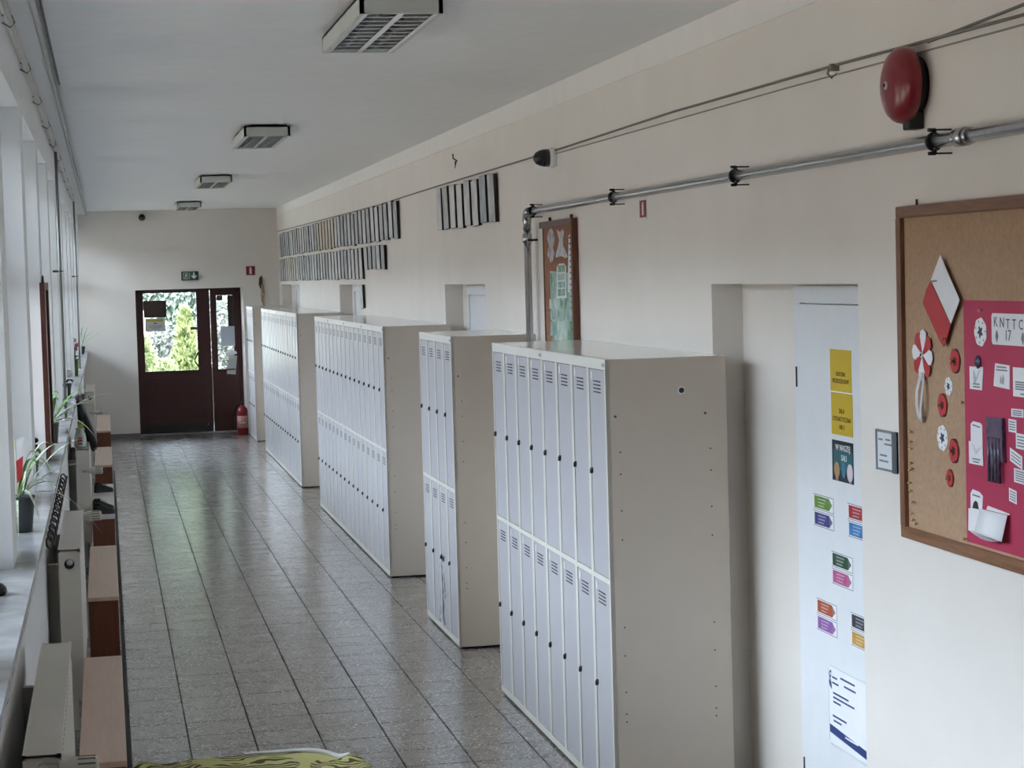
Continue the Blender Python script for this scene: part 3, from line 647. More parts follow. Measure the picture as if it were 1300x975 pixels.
# ================================================================== LARGE CORK BOARD (right wall)
CORK = mat('cork', (.42, .27, .165), .85, var=.05, scale=60, bump=.12, bscale=160, sub=(.45, .295, .185))
OAK = wood_material('board_frame_wood', (.17, .075, .035), (.27, .13, .065), .4, 'Y', 5)
OAKV = wood_material('board_frame_wood_upright', (.15, .06, .03), (.24, .11, .055), .4, 'Z', 5)
bx1 = XR - .002; cf = XR - .014       # cork face
by0, by1, bz0, bz1 = 4.35, 5.975, 1.300, 2.322
cb = thing('cork_board', 'large cork notice board in a brown wooden frame below the red bell', 'board', (bx1, by0, bz0))
W_, H_ = by1 - by0, bz1 - bz0; fw = .036
MB().box(-.012, 0, .01, W_ - .01, .01, H_ - .01).build('cork_panel', CORK, cb)
MB().box(-.026, 0, 0, W_, 0, fw).build('bottom_rail', OAK, cb, bevel=.004)
MB().box(-.026, 0, 0, W_, H_ - fw, H_).build('top_rail', OAK, cb, bevel=.004)
MB().box(-.0255, 0, 0, fw, fw, H_ - fw).build('side_rail', OAKV, cb)
MB().box(-.0255, 0, W_ - fw, W_, fw, H_ - fw).build('side_rail', OAKV, cb)
hkb = MB().tube([(-.01, W_ - .135, H_), (-.01, W_ - .135, H_ + .018)], .004, 6).build('hanging_eye', DARKM, cb)
def wsheet(name, pts, m, label, cat='paper', x=None, t=.0012, group=None):
    x = cf if x is None else x
    return tag(MB().sheetX(pts, x - t, x - .0002).build(name, m), label, cat, group)
def wpart(name, pts, m, parent, x, t=.0006): return MB().sheetX(pts, x - t, x).build(name, m, parent)
def rect(y1, z1, y0, z0): return [(y1, z0), (y0, z0), (y0, z1), (y1, z1)]
CRIM = mat('crimson_sheet', (.45, .030, .088), .6, var=.05)
yl, zt = (5.5022, 2.0381); zb = (5.5232, 1.3436)[1]
rs = wsheet('crimson_sheet', rect(yl, zt, 4.45, zb), CRIM, 'large crimson paper sheet covering half of the cork board')
xs = cf - .0013                         # face of the crimson sheet
# --- paper flag, held off the board by its pin
FR = mat('flag_red', (.48, .03, .035), .6); FW = PAPER
fo = .014
fg = tag(MB().sheetX([(5.7013, 2.0967), (5.6302, 2.1700), (5.4965, 2.0381), (5.5615, 1.9689)], cf - fo - .001, cf - fo).build('paper_flag', FW), 'white and red paper flag turned on its corner on the cork', 'flag')
wpart('red_half', [(5.7049, 2.0941), (5.5627, 1.9675), (5.5944, 1.9234), (5.6164, 1.9009), (5.6434, 1.9175), (5.7660, 2.0272), (5.7368, 2.0673)], FR, fg, cf - fo + .0002, .0013)
PIN = mat('brass_pin', (.62, .42, .20), .3, metal=.8); PINR = mat('red_pin', (.5, .05, .04), .3)
def pinmesh():
    return MB().lathe([(.0012, 0), (.0012, .006), (.0045, .007), (.005, .010), (.003, .0135), (.001, .014)], 8, TX).mesh('push_pin', PIN)
PINME = pinmesh()
def pin(yz, x, label='brass push pin in the bare cork beside the board frame', group='push pins in the cork board'):
    return tag(link('push_pin', PINME, None, (x, yz[0], yz[1])), label, 'pin', group)
wpart('foot_bar', [(5.7036, 2.0953), (5.6568, 2.0964), (5.6570, 2.0918), (5.7039, 2.0883)], GREYINK, fg, cf - fo - .001)
# --- pinwheel flower with ribbons
pc = (5.7943, 1.8717)
pw = thing('paper_pinwheel', 'red and white paper pinwheel flower with trailing white ribbon', 'decoration', (cf - .006, pc[0], pc[1]))
for k in range(8):
    a = math.radians(90 + k * 45 + 12); m = FW if k % 2 == 0 else FR
    pts = []
    for rr, off in ((.006, 0), (.03, -.42), (.056, -.52), (.072, -.36), (.078, -.08), (.072, .20), (.055, .34), (.028, .3)):
        pts.append((rr * math.cos(a + off), rr * math.sin(a + off)))
    b = MB().sheetX(pts, -.0012 - .0007 * (k % 2 == 0) - .0001 * k, 0); b.build('petal', m, pw)
MB().lathe([(.009, 0), (.009, .004), (.006, .006)], 12, TX).build('hub', FW, pw)
MB().lathe([(.0045, .006), (.0045, .008)], 10, TX).build('hub_pin', INK, pw)
RIB = mat('ribbon_white', (.66, .64, .66), .45)
def ribbon(pts, w, parent, m, name='ribbon'):
    b = MB(); n = len(pts)
    vs = []
    for x, y, z in pts: vs += [(x, y - w / 2, z), (x, y + w / 2, z)]
    b._add(vs, [(2 * i, 2 * i + 1, 2 * i + 3, 2 * i + 2) for i in range(n - 1)], True)
    o = b.build(name, m, parent); md = o.modifiers.new('thick', 'SOLIDIFY'); md.thickness = .0008; return o
ribbon([(-.002, .004, -.05), (-.004, .02, -.075), (-.010, .028, -.11), (-.012, .026, -.15), (-.010, .018, -.185), (-.006, .012, -.20)], .020, pw, RIB)
ribbon([(-.002, -.004, -.05), (-.006, -.012, -.08), (-.014, -.02, -.12), (-.016, -.014, -.16), (-.010, .0, -.19), (-.006, .008, -.205)], .016, pw, RIB)
# --- rosettes
RRED = mat('rosette_red', (.52, .035, .04), .6); RDK = mat('rosette_dark', (.10, .012, .015), .6)
def rosette(c, r, red, label, x=cf):
    t = thing('paper_rosette', label, 'rosette', (x, c[0], c[1]))
    def blob(rr, n, amp, ph): return [(rr * (1 + amp * math.cos(n * q + ph)) * math.cos(q), rr * (1 + amp * math.cos(n * q + ph)) * math.sin(q)) for q in [2 * math.pi * i / 32 for i in range(32)]]
    if red:
        MB().sheetX(blob(r, 6, .03, .4), -.002, -.0002).build('back_petals', RDK, t); MB().sheetX(blob(r * .88, 5, .05, 0), -.004, -.002).build('petals', RRED, t)
        MB().sheetX(blob(r * .34, 5, .2, .6), -.005, -.004).build('dark_centre', RDK, t)
    else:
        MB().sheetX(blob(r, 7, .045, .2), -.002, -.0002).build('petals', PAPER, t)
        MB().sheetX(blob(r * .33, 5, .35, .6), -.003, -.002).build('dark_centre', mat('navy_ink', (.03, .05, .10), .6), t)
        for i in range(7):
            q = 2 * math.pi * i / 7 + .3
            MB().sheetX([(r * .86 * math.cos(q), r * .86 * math.sin(q)), (r * .8 * math.cos(q + .18), r * .8 * math.sin(q + .18)), (r * .66 * math.cos(q), r * .66 * math.sin(q))], -.0026, -.002).build('edge_mark', GREYINK, t)
    if red: link('push_pin', PINME, t, (-.004, .004, 0))
    return t
rosette((5.5650, 1.8609), .037, True, 'red paper rosette beside the tip of the flag')
rosette((5.6160, 1.7852), .027, False, 'small white paper rosette between two red ones')
rosette((5.6614, 1.7272), .036, True, 'red paper rosette beside the pinwheel ribbon')
rosette((5.6665, 1.6302), .038, False, 'white paper rosette touching a red one, dark centre')
rosette((5.5837, 1.5983), .037, True, 'red paper rosette touching the larger white one on the cork')
rosette((5.6153, 1.5158), .027, True, 'smallest red paper rosette, lowest on the cork')
rosette((5.3849, 1.9494), .040, False, 'white paper rosette on the crimson sheet left of the title card', xs)
# --- title card
ty0, tz1 = (5.3101, 2.0036); tz0 = (5.3131, 1.9172)[1]
tc_ = wsheet('title_card', [(ty0, tz0 + .008), (ty0 - .006, tz0), (ty0 - .34, tz0), (ty0 - .346, tz0 + .008), (ty0 - .346, tz1 - .008), (ty0 - .34, tz1), (ty0 - .006, tz1), (ty0, tz1 - .008)], PAPER, 'white title card with capital letters and 17 on the crimson sheet', 'card', xs - .0005)
fx_ = xs - .0018; VI = mat('violet_ink', (.13, .11, .20), .6)
for i, ch in enumerate('KNTTC'):
    q = ((5.2828, 1.9789), (5.2424, 1.9775), (5.2051, 1.9739), (5.1657, 1.9736), (5.1245, 1.9733))[i]
    lettering(ch, .040, VI, 'R', q[0], q[1], fx_, tc_)
q = (5.2061, 1.9427); lettering('17', .042, VI, 'R', q[0], q[1], fx_, tc_)
for q in ((5.2765, 1.9399), (5.1136, 1.9376)):
    wpart('leaf_mark', [(q[0], q[1] - .018), (q[0] - .010, q[1]), (q[0] - .003, q[1] + .016), (q[0] + .003, q[1] + .016), (q[0] + .010, q[1])], GREYINK, tc_, fx_ + .0002)
# --- cards and envelopes on the crimson sheet
def lines(o, y1, y0, zs, x, m=GREYINK, h=.004):
    for z, f0, f1 in zs: wpart('text_line', rect(y1 + (y0 - y1) * f0, z + h / 2, y1 + (y0 - y1) * f1, z - h / 2), m, o, x)
def card(name, pix, label, ln=(), cat='card', m=PAPER, dx=.0):
    o = wsheet(name, pix, m, label, cat, xs - .0004 - dx, .001)
    y1 = max(a for a, _ in pix); y0 = min(a for a, _ in pix); z1 = max(b for _, b in pix); z0 = min(b for _, b in pix)
    lines(o, y1, y0, [(z0 + (z1 - z0) * f, a, c) for f, a, c in ln], xs - .0012 - dx); return o
c1 = card('card', [(5.4631, 1.7859), (5.3803, 1.7856), (5.3711, 1.8514), (5.4634, 1.8500)], 'white card under a black clip on the crimson sheet', [(.12, .25, .75), (.24, .25, .72)])
wpart('sketch', [(5.4360, 1.8019), (5.4252, 1.8024), (5.3919, 1.8417), (5.3972, 1.8415), (5.4193, 1.8183), (5.4319, 1.8401), (5.4373, 1.8399)], mat('pale_ink', (.45, .5, .56), .6), c1, xs - .0012)
q = (5.4039, 1.8646)
tag(MB().lathe([(.019, 0), (.019, .003), (.013, .006), (.004, .012)], 16, TX).build('magnet_clip', mat('violet_black', (.05, .04, .08), .3), None, (xs, q[0], q[1])), 'round black clip holding a white card on the crimson sheet', 'clip')
c2 = card('card', [(5.3043, 1.8015), (5.2011, 1.7968), (5.1989, 1.8624), (5.2918, 1.8654)], 'tilted white card with a small drawn hand on the crimson sheet', [(.86, .22, .8), (.74, .18, .85)])
wpart('sketch', [(5.2635, 1.8122), (5.2385, 1.8080), (5.2330, 1.8223), (5.2425, 1.8370), (5.2481, 1.8216), (5.2578, 1.8320), (5.2607, 1.8210)], mat('pale_brown_ink', (.42, .38, .40), .6), c2, xs - .0012)
c3y, c3z = (5.1793, 1.8589); c3b = (5.1746, 1.7799)[1]
card('card', rect(c3y, c3z, c3y - .15, c3b), 'larger white text card to the right of the hand card', [(.5, .1, .9), (.42, .1, .85), (.34, .1, .9), (.26, .1, .6), (.1, .3, .9)])
e1 = card('envelope', [(5.4739, 1.5720), (5.3775, 1.5724), (5.3807, 1.6289), (5.4736, 1.6364)], 'white paper envelope with a card in it beside the violet foil', [(.12, .3, .72), (.24, .25, .8)], 'envelope', dx=.0012)
wpart('inner_card', [(5.4623, 1.6317), (5.3838, 1.6287), (5.3843, 1.6866), (5.3973, 1.6924), (5.4454, 1.6941), (5.4619, 1.6858)], PAPER, e1, xs - .0001, .0012)
wpart('heading', [(5.4485, 1.6822), (5.3979, 1.6778), (5.3977, 1.6816), (5.4484, 1.6863)], GREYINK, e1, xs - .0013)
wpart('flap', [(5.4535, 1.6324), (5.4235, 1.6010), (5.3843, 1.6265), (5.4219, 1.6146)], mat('envelope_shade', (.62, .63, .66), .7), e1, xs - .0026, .0008)
FOILV = patch_material('violet_foil_strip', [(.03, .02, .04), (.16, .11, .17), (.05, .04, .08), (.30, .25, .32)], 30, .25, (1, 3, .35))
fs = wsheet('foil_bundle', [(5.3369, 1.5928), (5.2305, 1.5963), (5.2329, 1.7164), (5.3351, 1.7143)], FOILV, 'dark violet foil strips bundled on the crimson sheet', 'foil', xs - .001, .010)
for i in range(4):
    y = (5.3194, 1.6471)[0] - i * .022
    MB().tube([(xs - .011, y, zz) for zz in (1.535, 1.60, 1.66)], .0055, 6).build('foil_fold', FOILV, fs)
e2 = card('envelope', [(5.4866, 1.3778), (5.4005, 1.3745), (5.3980, 1.4443), (5.4826, 1.4419)], 'white paper envelope partly behind a folded white sheet', [], 'envelope', dx=.0012)
wpart('inner_card', [(5.4712, 1.4386), (5.3943, 1.4402), (5.3863, 1.4858), (5.4098, 1.4957), (5.4553, 1.4991), (5.4694, 1.4864)], PAPER, e2, xs - .0001, .0012)
wpart('heading', [(5.4560, 1.4810), (5.4051, 1.4794), (5.4049, 1.4839), (5.4558, 1.4855)], GREYINK, e2, xs - .0013)
wpart('arch_drawing', [(5.4574, 1.4446), (5.4143, 1.4459), (5.4217, 1.4642), (5.4349, 1.4685), (5.4486, 1.4614)], INK, e2, xs - .0013)
# folded white sheet bulging away from the board
fy1, fz1 = (5.3962, 1.4497); fy0, fz0 = (5.2100, 1.3830)
b = MB(); n = 6
for i in range(n + 1):
    f = i / n; xo = xs - .006 - .018 * f
    b._add([(xo, fy1, fz1 - (fz1 - fz0) * f), (xo - .003, fy0, fz1 + .002 - (fz1 - fz0 + .006) * f)], [])
b.f += [(2 * i, 2 * i + 1, 2 * i + 3, 2 * i + 2) for i in range(n)]; b.sm += [True] * n
fsht = tag(b.build('folded_sheet', PAPER), 'blank white folded sheet hanging over the lower envelope', 'paper'); md = fsht.modifiers.new('thick', 'SOLIDIFY'); md.thickness = .001
wpart('back_fold', [(fy1 - .04, fz1 + .002), (fy0 - .004, fz1 + .002), (fy0 - .004, fz1 + .006), (fy1 - .05, fz1 + .014)], PAPER, fsht, xs - .004, .001)
b = MB()
for i in range(7):
    f = i / 6; yy = fy1 + .03 - (fy1 + .03 - fy0) * f; zz = fz0 - .004 - .014 * math.sin(math.pi * f)
    b._add([(xs - .024, yy, zz + .004), (xs - .003, yy, zz + .006)], [])
b.f += [(2 * i, 2 * i + 1, 2 * i + 3, 2 * i + 2) for i in range(6)]; b.sm += [True] * 6
b.build('bottom_fold', PAPER, fsht)
slips = [((1284,518.5), .075, .022, .02, 3), ((1280.5,531.5), .048, .035, -.02, 4), ((1289.8,549.5), .07, .042, -.02, 4), ((1282.3,568), .075, .036, -.25, 3), ((1287.5,594), .075, .038, -.03, 5), ((1281,619), .048, .036, -.12, 4)]
slip_at = [(5.1929, 1.7456), (5.2113, 1.7165), (5.1666, 1.6808), (5.2049, 1.6382), (5.1810, 1.5841), (5.2151, 1.5270)]
slip_label = ['narrow white paper slip above the other slips on the crimson sheet', 'white slip with four text lines second from the top', 'white slip third from the top of the slip column', 'slanted white slip in the middle of the slip column', 'white slip with five text lines below the slanted one', 'lowest white slip, level with the folded sheet']
for (q, w, h, t, n), (y, z), lb in zip(slips, slip_at, slip_label):
    dz = math.tan(t) * w
    o = wsheet('text_slip', [(y, z - h), (y - w, z - h + dz), (y - w, z + dz), (y, z)], PAPER, lb, 'slip', xs - .0003, .001)
    for k in range(n):
        zz = z - h * (k + 1) / (n + 1); a, c = .12, .88
        wpart('text_line', [(y - w * a, zz - .0016 + dz * a), (y - w * c, zz - .0016 + dz * c), (y - w * c, zz + .0016 + dz * c), (y - w * a, zz + .0016 + dz * a)], GREYINK, o, xs - .0012)
for q in ((5.8972, 1.6330), (5.8955, 1.6017), (5.8996, 1.5796), (5.8984, 1.5361), (5.8898, 1.5199), (5.9057, 1.5136), (5.9106, 1.4743), (5.9054, 1.4505), (5.8880, 1.4183), (5.8991, 1.3807), (5.8874, 1.3626), (5.8660, 1.3529)):
    pin(q, cf)
for q in ((5.5020, 1.7459), (5.5034, 1.3512)): pin(q, xs, 'brass push pin holding the edge of the crimson sheet', 'pins on the crimson sheet edge')
pin((5.3735, 2.0107), xs, 'brass push pin above the white rosette on the crimson sheet', None)
pin((5.5973, 1.9262), cf - fo - .001, 'brass push pin at the lowest tip of the paper flag', None)
# ================================================================== SMALL CORK BOARD over the lockers
sb0, sb1, sz0, sz1 = 10.39, 11.19, 1.32, 2.43
kb = thing('cork_board', 'small tall cork board in a dark wooden frame behind the locker tops', 'board', (bx1, sb0, sz0))
DW = wood_material('dark_board_wood', (.10, .03, .015), (.17, .06, .03), .4, 'Z', 5)
w2, h2 = sb1 - sb0, sz1 - sz0; f2 = .035
CORK2 = mat('red_brown_cork', (.27, .12, .065), .85, var=.15, scale=50, sub=(.32, .16, .09))
MB().box(-.012, 0, .01, w2 - .01, .01, h2 - .01).build('cork_panel', CORK2, kb)
for nm, bb in (('bottom_rail', (0, w2, 0, f2)), ('top_rail', (0, w2, h2 - f2, h2)), ('side_rail', (0, f2, f2, h2 - f2)), ('side_rail', (w2 - .014, w2, f2, h2 - f2))):
    MB().box((-.034 if nm != 'side_rail' else -.0335) if bb[0] < .3 else -.016, 0, *bb).build(nm, DW, kb)
for yy in (.10, w2 - .17): MB().box(-.012, -.002, yy, yy + .025, h2, h2 + .022).build('hanging_eye', DARKM, kb)
k2 = bx1 - .0122
GP = patch_material('green_collage', [(.10, .22, .16), (.30, .46, .38), (.52, .62, .55), (.18, .34, .22)], 9, .6)
GPS = [patch_material('green_drawing', [(.06, .16, .09), (.25, .44, .32), (.55, .62, .55)], 16, .6), patch_material('pale_green_drawing', [(.25, .42, .33), (.50, .62, .54), (.68, .74, .68)], 14, .6), patch_material('teal_drawing', [(.08, .22, .20), (.28, .45, .42), (.58, .68, .64)], 12, .6)]
wsheet('green_backing', [(10.4285, 2.1429), ((10.4450, 2.1422)[0], 1.38), ((10.9923, 2.1452)[0], 1.38), (11.0373, 2.1585)], GP, 'green paper backing on the small cork board', 'paper', k2, .001)
PRN = patch_material('ink_drawing', [(.22, .21, .23), (.48, .46, .49), (.70, .69, .70)], 26, .6)
wsheet('paper_cutout', [(11.0131, 2.2063), (10.9477, 2.2133), (10.8936, 2.2482), (10.9290, 2.2843), (10.8839, 2.3271), (10.9068, 2.3669), (10.9717, 2.3926), (11.0404, 2.3785), (11.0780, 2.3391), (11.0341, 2.2983), (11.0870, 2.2511)], PRN, 'fish-shaped paper cut-out on the small cork board', 'cut-out', k2, .002)
wsheet('paper_cutout', [(10.8739, 2.2309), (10.7345, 2.2366), (10.6479, 2.2245), (10.5889, 2.2284), (10.6196, 2.2559), (10.6823, 2.2879), (10.6896, 2.3229), (10.6560, 2.3644), (10.6906, 2.3787), (10.7481, 2.3646), (10.8263, 2.3789), (10.8118, 2.3531), (10.7782, 2.3248), (10.8077, 2.2902), (10.8551, 2.2557)], patch_material('grey_dress_print', [(.36, .36, .39), (.58, .58, .6), (.74, .74, .75)], 22, .6), 'dress-shaped paper cut-out on the small cork board', 'cut-out', k2, .002)
s_ = wsheet('text_strip', [(10.5956, 2.0438), (10.4398, 2.0443), (10.3980, 2.3444), (10.5396, 2.3449)], PAPER, 'tall printed paper strip on the small cork board', 'paper', k2, .003)
for k in range(13):
    f = k / 13; y1, zz = (10.5416, 2.2961); wpart('text_line', rect(y1 - .01, 2.335 - f * .40, y1 - .125 + .03 * (k % 3 == 1), 2.325 - f * .40), INK if k in (0, 1) else GREYINK, s_, k2 - .003)
a_ = wsheet('arched_paper', [(10.8775, 2.0073), (10.6142, 2.0132), (10.6390, 2.0437), (10.6230, 2.1787), (10.6684, 2.1963), (10.7937, 2.1959), (10.8509, 2.1769), (10.8603, 2.0352)], PAPER, 'arched white paper with green panels on the small cork board', 'paper', k2 - .0012, .002)
wpart('green_panel', [(10.8209, 2.1494), (10.6471, 2.1513), (10.6464, 2.1890), (10.8161, 2.1885)], GPS[0], a_, k2 - .0032)
wpart('green_panel', [(10.8261, 2.1060), (10.6522, 2.1086), (10.6519, 2.1429), (10.8218, 2.1413)], GPS[1], a_, k2 - .0032)
wpart('green_panel', [(10.8311, 2.0652), (10.6569, 2.0683), (10.6570, 2.1002), (10.8271, 2.0984)], GPS[2], a_, k2 - .0032)
wpart('green_panel', [(10.8364, 2.0212), (10.6621, 2.0251), (10.6615, 2.0616), (10.8319, 2.0588)], GPS[0], a_, k2 - .0032)
for i, q in enumerate(([(11.0295, 2.0744), (10.8808, 2.0771), (10.8722, 2.1480), (11.0205, 2.1463)], [(11.0633, 1.9500), (10.8052, 1.9555), (10.7991, 2.0066), (11.0568, 2.0022)], [(11.0402, 1.8903), (10.9031, 1.8947), (10.8968, 1.9463), (11.0337, 1.9425)], [(10.8672, 1.8970), (10.7034, 1.9018), (10.6983, 1.9449), (10.8620, 1.9403)], [(10.6291, 1.9512), (10.4556, 1.9553), (10.4503, 2.0011), (10.6236, 1.9977)], [(10.6279, 1.8972), (10.4690, 1.9019), (10.4633, 1.9515), (10.6220, 1.9475)], [(10.7885, 1.9493), (10.6554, 1.9530), (10.6499, 1.9996), (10.7828, 1.9965)], [(10.8817, 1.7780), (10.6485, 1.7863), (10.6361, 1.8916), (10.8687, 1.8850)], [(11.0512, 1.8018), (10.8959, 1.8077), (10.8867, 1.8830), (11.0417, 1.8781)], [(10.6294, 1.7885), (10.4740, 1.7951), (10.4626, 1.8945), (10.6175, 1.8894)])):
    wsheet('child_drawing', q, GPS[i % 3], 'small green drawing pinned on the green backing', 'drawing', k2 - .0014, .0015, 'green drawings on the small cork board')
# ================================================================== POSTERS ON THE WHITE DOOR
xd = XN - .0342
YELP = mat('yellow_poster', (.60, .42, .02), .45); BRI = mat('dark_brown_ink', (.06, .035, .012), .6)
def poster(name, y1, z1, y0, z0, m, label, t=.0012): return wsheet(name, rect(y1, z1, y0, z0), m, label, 'poster', xd, t)
p1 = poster('yellow_poster', 6.914, 1.852, 6.704, 1.704, YELP, 'upper yellow door poster reading ODDZIAŁ PRZEDSZKOLNY')
lettering('ODDZIAŁ', .022, BRI, 'R', 6.809, 1.765, xd - .0014, p1); lettering('PRZEDSZKOLNY', .022, BRI, 'R', 6.809, 1.740, xd - .0014, p1)
p2 = poster('yellow_poster', 6.910, 1.699, 6.700, 1.551, YELP, 'lower yellow door poster reading SALA DYDAKTYCZNA NR 1')
lettering('SALA', .024, BRI, 'R', 6.805, 1.635, xd - .0014, p2); lettering('DYDAKTYCZNA', .024, BRI, 'R', 6.805, 1.606, xd - .0014, p2); lettering('NR 1', .024, BRI, 'R', 6.805, 1.578, xd - .0014, p2)
p3 = poster('dark_poster', 6.910, 1.530, 6.700, 1.386, mat('dark_teal_print', (.012, .022, .035), .4), 'dark teal picture poster with white title and two figures')
TEAL = mat('teal_print', (.02, .13, .15), .4)
wpart('teal_field', rect(6.895, 1.497, 6.708, 1.425), TEAL, p3, xd - .0012, .0003)
wpart('dark_title_band', rect(6.835, 1.518, 6.708, 1.497), mat('dark_teal_print2', (.012, .04, .05), .4), p3, xd - .0012, .0003)
lettering('W NASZEJ', .030, PAPER, 'R', 6.800, 1.505, xd - .0020, p3, squeeze=1.05); lettering('SALI', .030, PAPER, 'R', 6.790, 1.470, xd - .0020, p3)
def oval(cy, cz, ry, rz, n=18): return [(cy + ry * math.cos(2 * math.pi * k / n), cz + rz * math.sin(2 * math.pi * k / n)) for k in range(n)]
wpart('brown_figure', oval(6.862, 1.425, .028, .028), mat('tan_print', (.42, .27, .12), .5), p3, xd - .0016); wpart('brown_figure_body', rect(6.875, 1.40, 6.85, 1.388), mat('pink_print', (.5, .25, .22), .5), p3, xd - .0016)
wpart('blue_shape', oval(6.795, 1.43, .02, .03), mat('blue_print', (.05, .2, .34), .5), p3, xd - .0016)
wpart('pale_figure', oval(6.733, 1.423, .028, .032), mat('pale_print_ink', (.70, .62, .66), .5), p3, xd - .0016); wpart('pale_figure_body', rect(6.742, 1.395, 6.722, 1.388), mat('grey_print_ink', (.5, .5, .56), .5), p3, xd - .0016)
def duo(y1, z1, c_up, c_lo, la, rows=('', '')):
    w, h = .213, .119
    o = wsheet('pencil_card', rect(y1, z1, y1 - w, z1 - h), PAPER, la, 'card', xd, .0012)
    for k, c in ((0, c_up), (1, c_lo)):
        a, b = z1 - .001 - k * .061, z1 - .057 - k * .061
        for q in (rect(y1 - .002, a, y1 - w + .002, a - .0025), rect(y1 - .002, b + .0025, y1 - w + .002, b), rect(y1 - w + .0045, a, y1 - w + .002, b)): wpart('card_border', q, GREYINK, o, xd - .0012, .0003)
        m = mat('print_' + c[0], c[1], .5, var=.25, scale=30)
        cz = (a + b) / 2; hh = .022
        wpart('pencil_body', [(y1 - .012, cz - hh), (y1 - .165, cz - hh), (y1 - .165, cz + hh), (y1 - .012, cz + hh)], m, o, xd - .0012, .0004)
        wpart('pencil_tip', [(y1 - .165, cz - hh), (y1 - .198, cz), (y1 - .165, cz + hh)], mat('print_tip_' + c[0], tuple(v * .6 + .12 for v in c[1]), .5), o, xd - .0012, .0004)
        li = mat('print_pale_' + c[0], tuple(min(1, v * .6 + .3) for v in c[1]), .5)
        for j in range(3): wpart('caption_line', rect(y1 - .05, cz + .014 - j * .012, y1 - .13 + .01 * j, cz + .009 - j * .012), li, o, xd - .0016, .0003)
    return o
duo(7.118, 1.318, ('green', (.12, .26, .03)), ('indigo', (.045, .05, .22)), 'door card with a green and an indigo pencil label')
duo(6.765, 1.319, ('red', (.38, .02, .03)), ('blue', (.03, .20, .48)), 'door card with a red and a blue pencil label')
duo(6.937, 1.129, ('dark_green', (.01, .07, .035)), ('pink', (.48, .09, .25)), 'door card with a dark green and a pink pencil label')
duo(7.106, .935, ('orange', (.40, .08, .03)), ('purple', (.27, .10, .36)), 'door card with an orange and a purple pencil label')
duo(6.755, .937, ('black', (.025, .03, .045)), ('amber', (.48, .27, .03)), 'door card with a black and an amber pencil label')
NAVY = mat('navy_print', (.02, .05, .19), .45); SLEEVE = mat('glossy_sleeve', (.72, .75, .80), .15)
r5 = .02
p5 = wsheet('info_poster', [(6.995, .435), (6.975, .415), (6.60, .415), (6.58, .435), (6.58, .69), (6.60, .71), (6.975, .71), (6.995, .69)], SLEEVE, 'white information sheet in a clear sleeve low on the white door', 'poster', xd, .0014)
wpart('white_sheet', rect(6.985, .703, 6.59, .425), PAPER, p5, xd - .0014, .0004)
wpart('figure_mark', [(6.985, .678), (6.972, .690), (6.960, .690), (6.963, .668), (6.972, .66), (6.961, .645), (6.957, .622), (6.978, .632), (6.986, .645), (6.978, .657)], NAVY, p5, xd - .0018)
wpart('figure_dot', oval(6.9685, .677, .005, .006), PAPER, p5, xd - .0023)
for z, a, c in ((.668, .03, .16), (.648, .03, .19), (.678, .24, .6), (.655, .33, .62), (.612, .05, .44), (.596, .05, .58), (.580, .05, .24), (.528, .03, .38), (.511, .05, .25)):
    wpart('text_line', rect(6.985 - .4 * a - .02, z + .0035, 6.985 - .4 * c - .02, z - .0035), NAVY, p5, xd - .0018, .0003)
wpart('navy_band', [(6.985, .498 - .006), (6.59, .498 - .03), (6.59, .468 - .03), (6.985, .468 - .006)], NAVY, p5, xd - .0018, .0003)
wpart('band_caption', rect(6.83, .476, 6.70, .470), PAPER, p5, xd - .0021, .0003)
# --- small aluminium name-plate holder between door and board
np_ = thing('door_plate', 'small aluminium framed door plate between the recess and the cork board', 'sign', (XR, 6.05, 1.490))
MB().box(-.006, 0, .0, .168, 0, .128).build('back_plate', mat('brushed_aluminium', (.50, .52, .54), .35, metal=.5), np_)
MB().box(-.007, -.006, .030, .160, .007, .121).build('paper_insert', mat('pale_insert', (.70, .74, .76), .5), np_)
MB().box(-.014, 0, .0, .022, -.001, .129).build('side_profile', mat('dark_aluminium', (.16, .18, .20), .35, metal=.5), np_)
MB().box(-.011, 0, .160, .168, -.001, .129).box(-.009, 0, .02, .165, .121, .128).box(-.009, 0, .02, .165, 0, .006).build('rim', mat('grey_aluminium', (.30, .32, .34), .35, metal=.5), np_)
for y1, y0, z in ((.15, .115, .098), (.09, .05, .10), (.10, .04, .085), (.14, .08, .048), (.145, .07, .03)): MB().box(-.0076, -.007, y0, y1, z - .003, z + .003).build('text_line', GREYINK, np_)
# ================================================================== WINDOW SIDE
# --- conduit on the lintel, cable run in the ceiling corner, two heating risers
CP = mat('painted_conduit', (.60, .57, .51), .45)
cn = thing('conduit', 'cream painted conduit fixed along the lintel above the windows', 'pipe', (XL + .03, 5, 3.085))
MB().tube([(0, -7, 0), (0, 9.3, 0), (0, 17.8, -.01)], .013, 8).build('conduit_run', CP, cn)
HKM = mat('dull_hook', (.22, .21, .19), .5, metal=.4)
for k in range(11):
    yy = .9 + 1.6 * k
    MB().tube([(-.028, yy, .0), (.0, yy, -.018), (.016, yy, 0), (.008, yy, .022), (-.028, yy, .026)], .0035, 6).build('hook', HKM, cn)
cable([(-.208, -2.9, 3.150), (-.207, 5, 3.152), (-.207, 8, 3.148), (-.205, 11.7, 3.152), (-.206, 14, 3.146), (-.204, 18, 3.152), (-.206, 22, 3.147), (-.204, 28.9, 3.152)], .0075, mat('black_cable', (.015, .015, .016), .5), 'black cable following the ceiling corner above the windows')
cable([(-.203, -2.9, 3.122), (-.205, 6, 3.119), (-.203, 12, 3.123), (-.206, 17, 3.118), (-.204, 22, 3.123), (-.205, 28.9, 3.12)], .010, mat('grey_white_cable', (.50, .49, .46), .5), 'pale cable bundle beside the black cable in the ceiling corner')
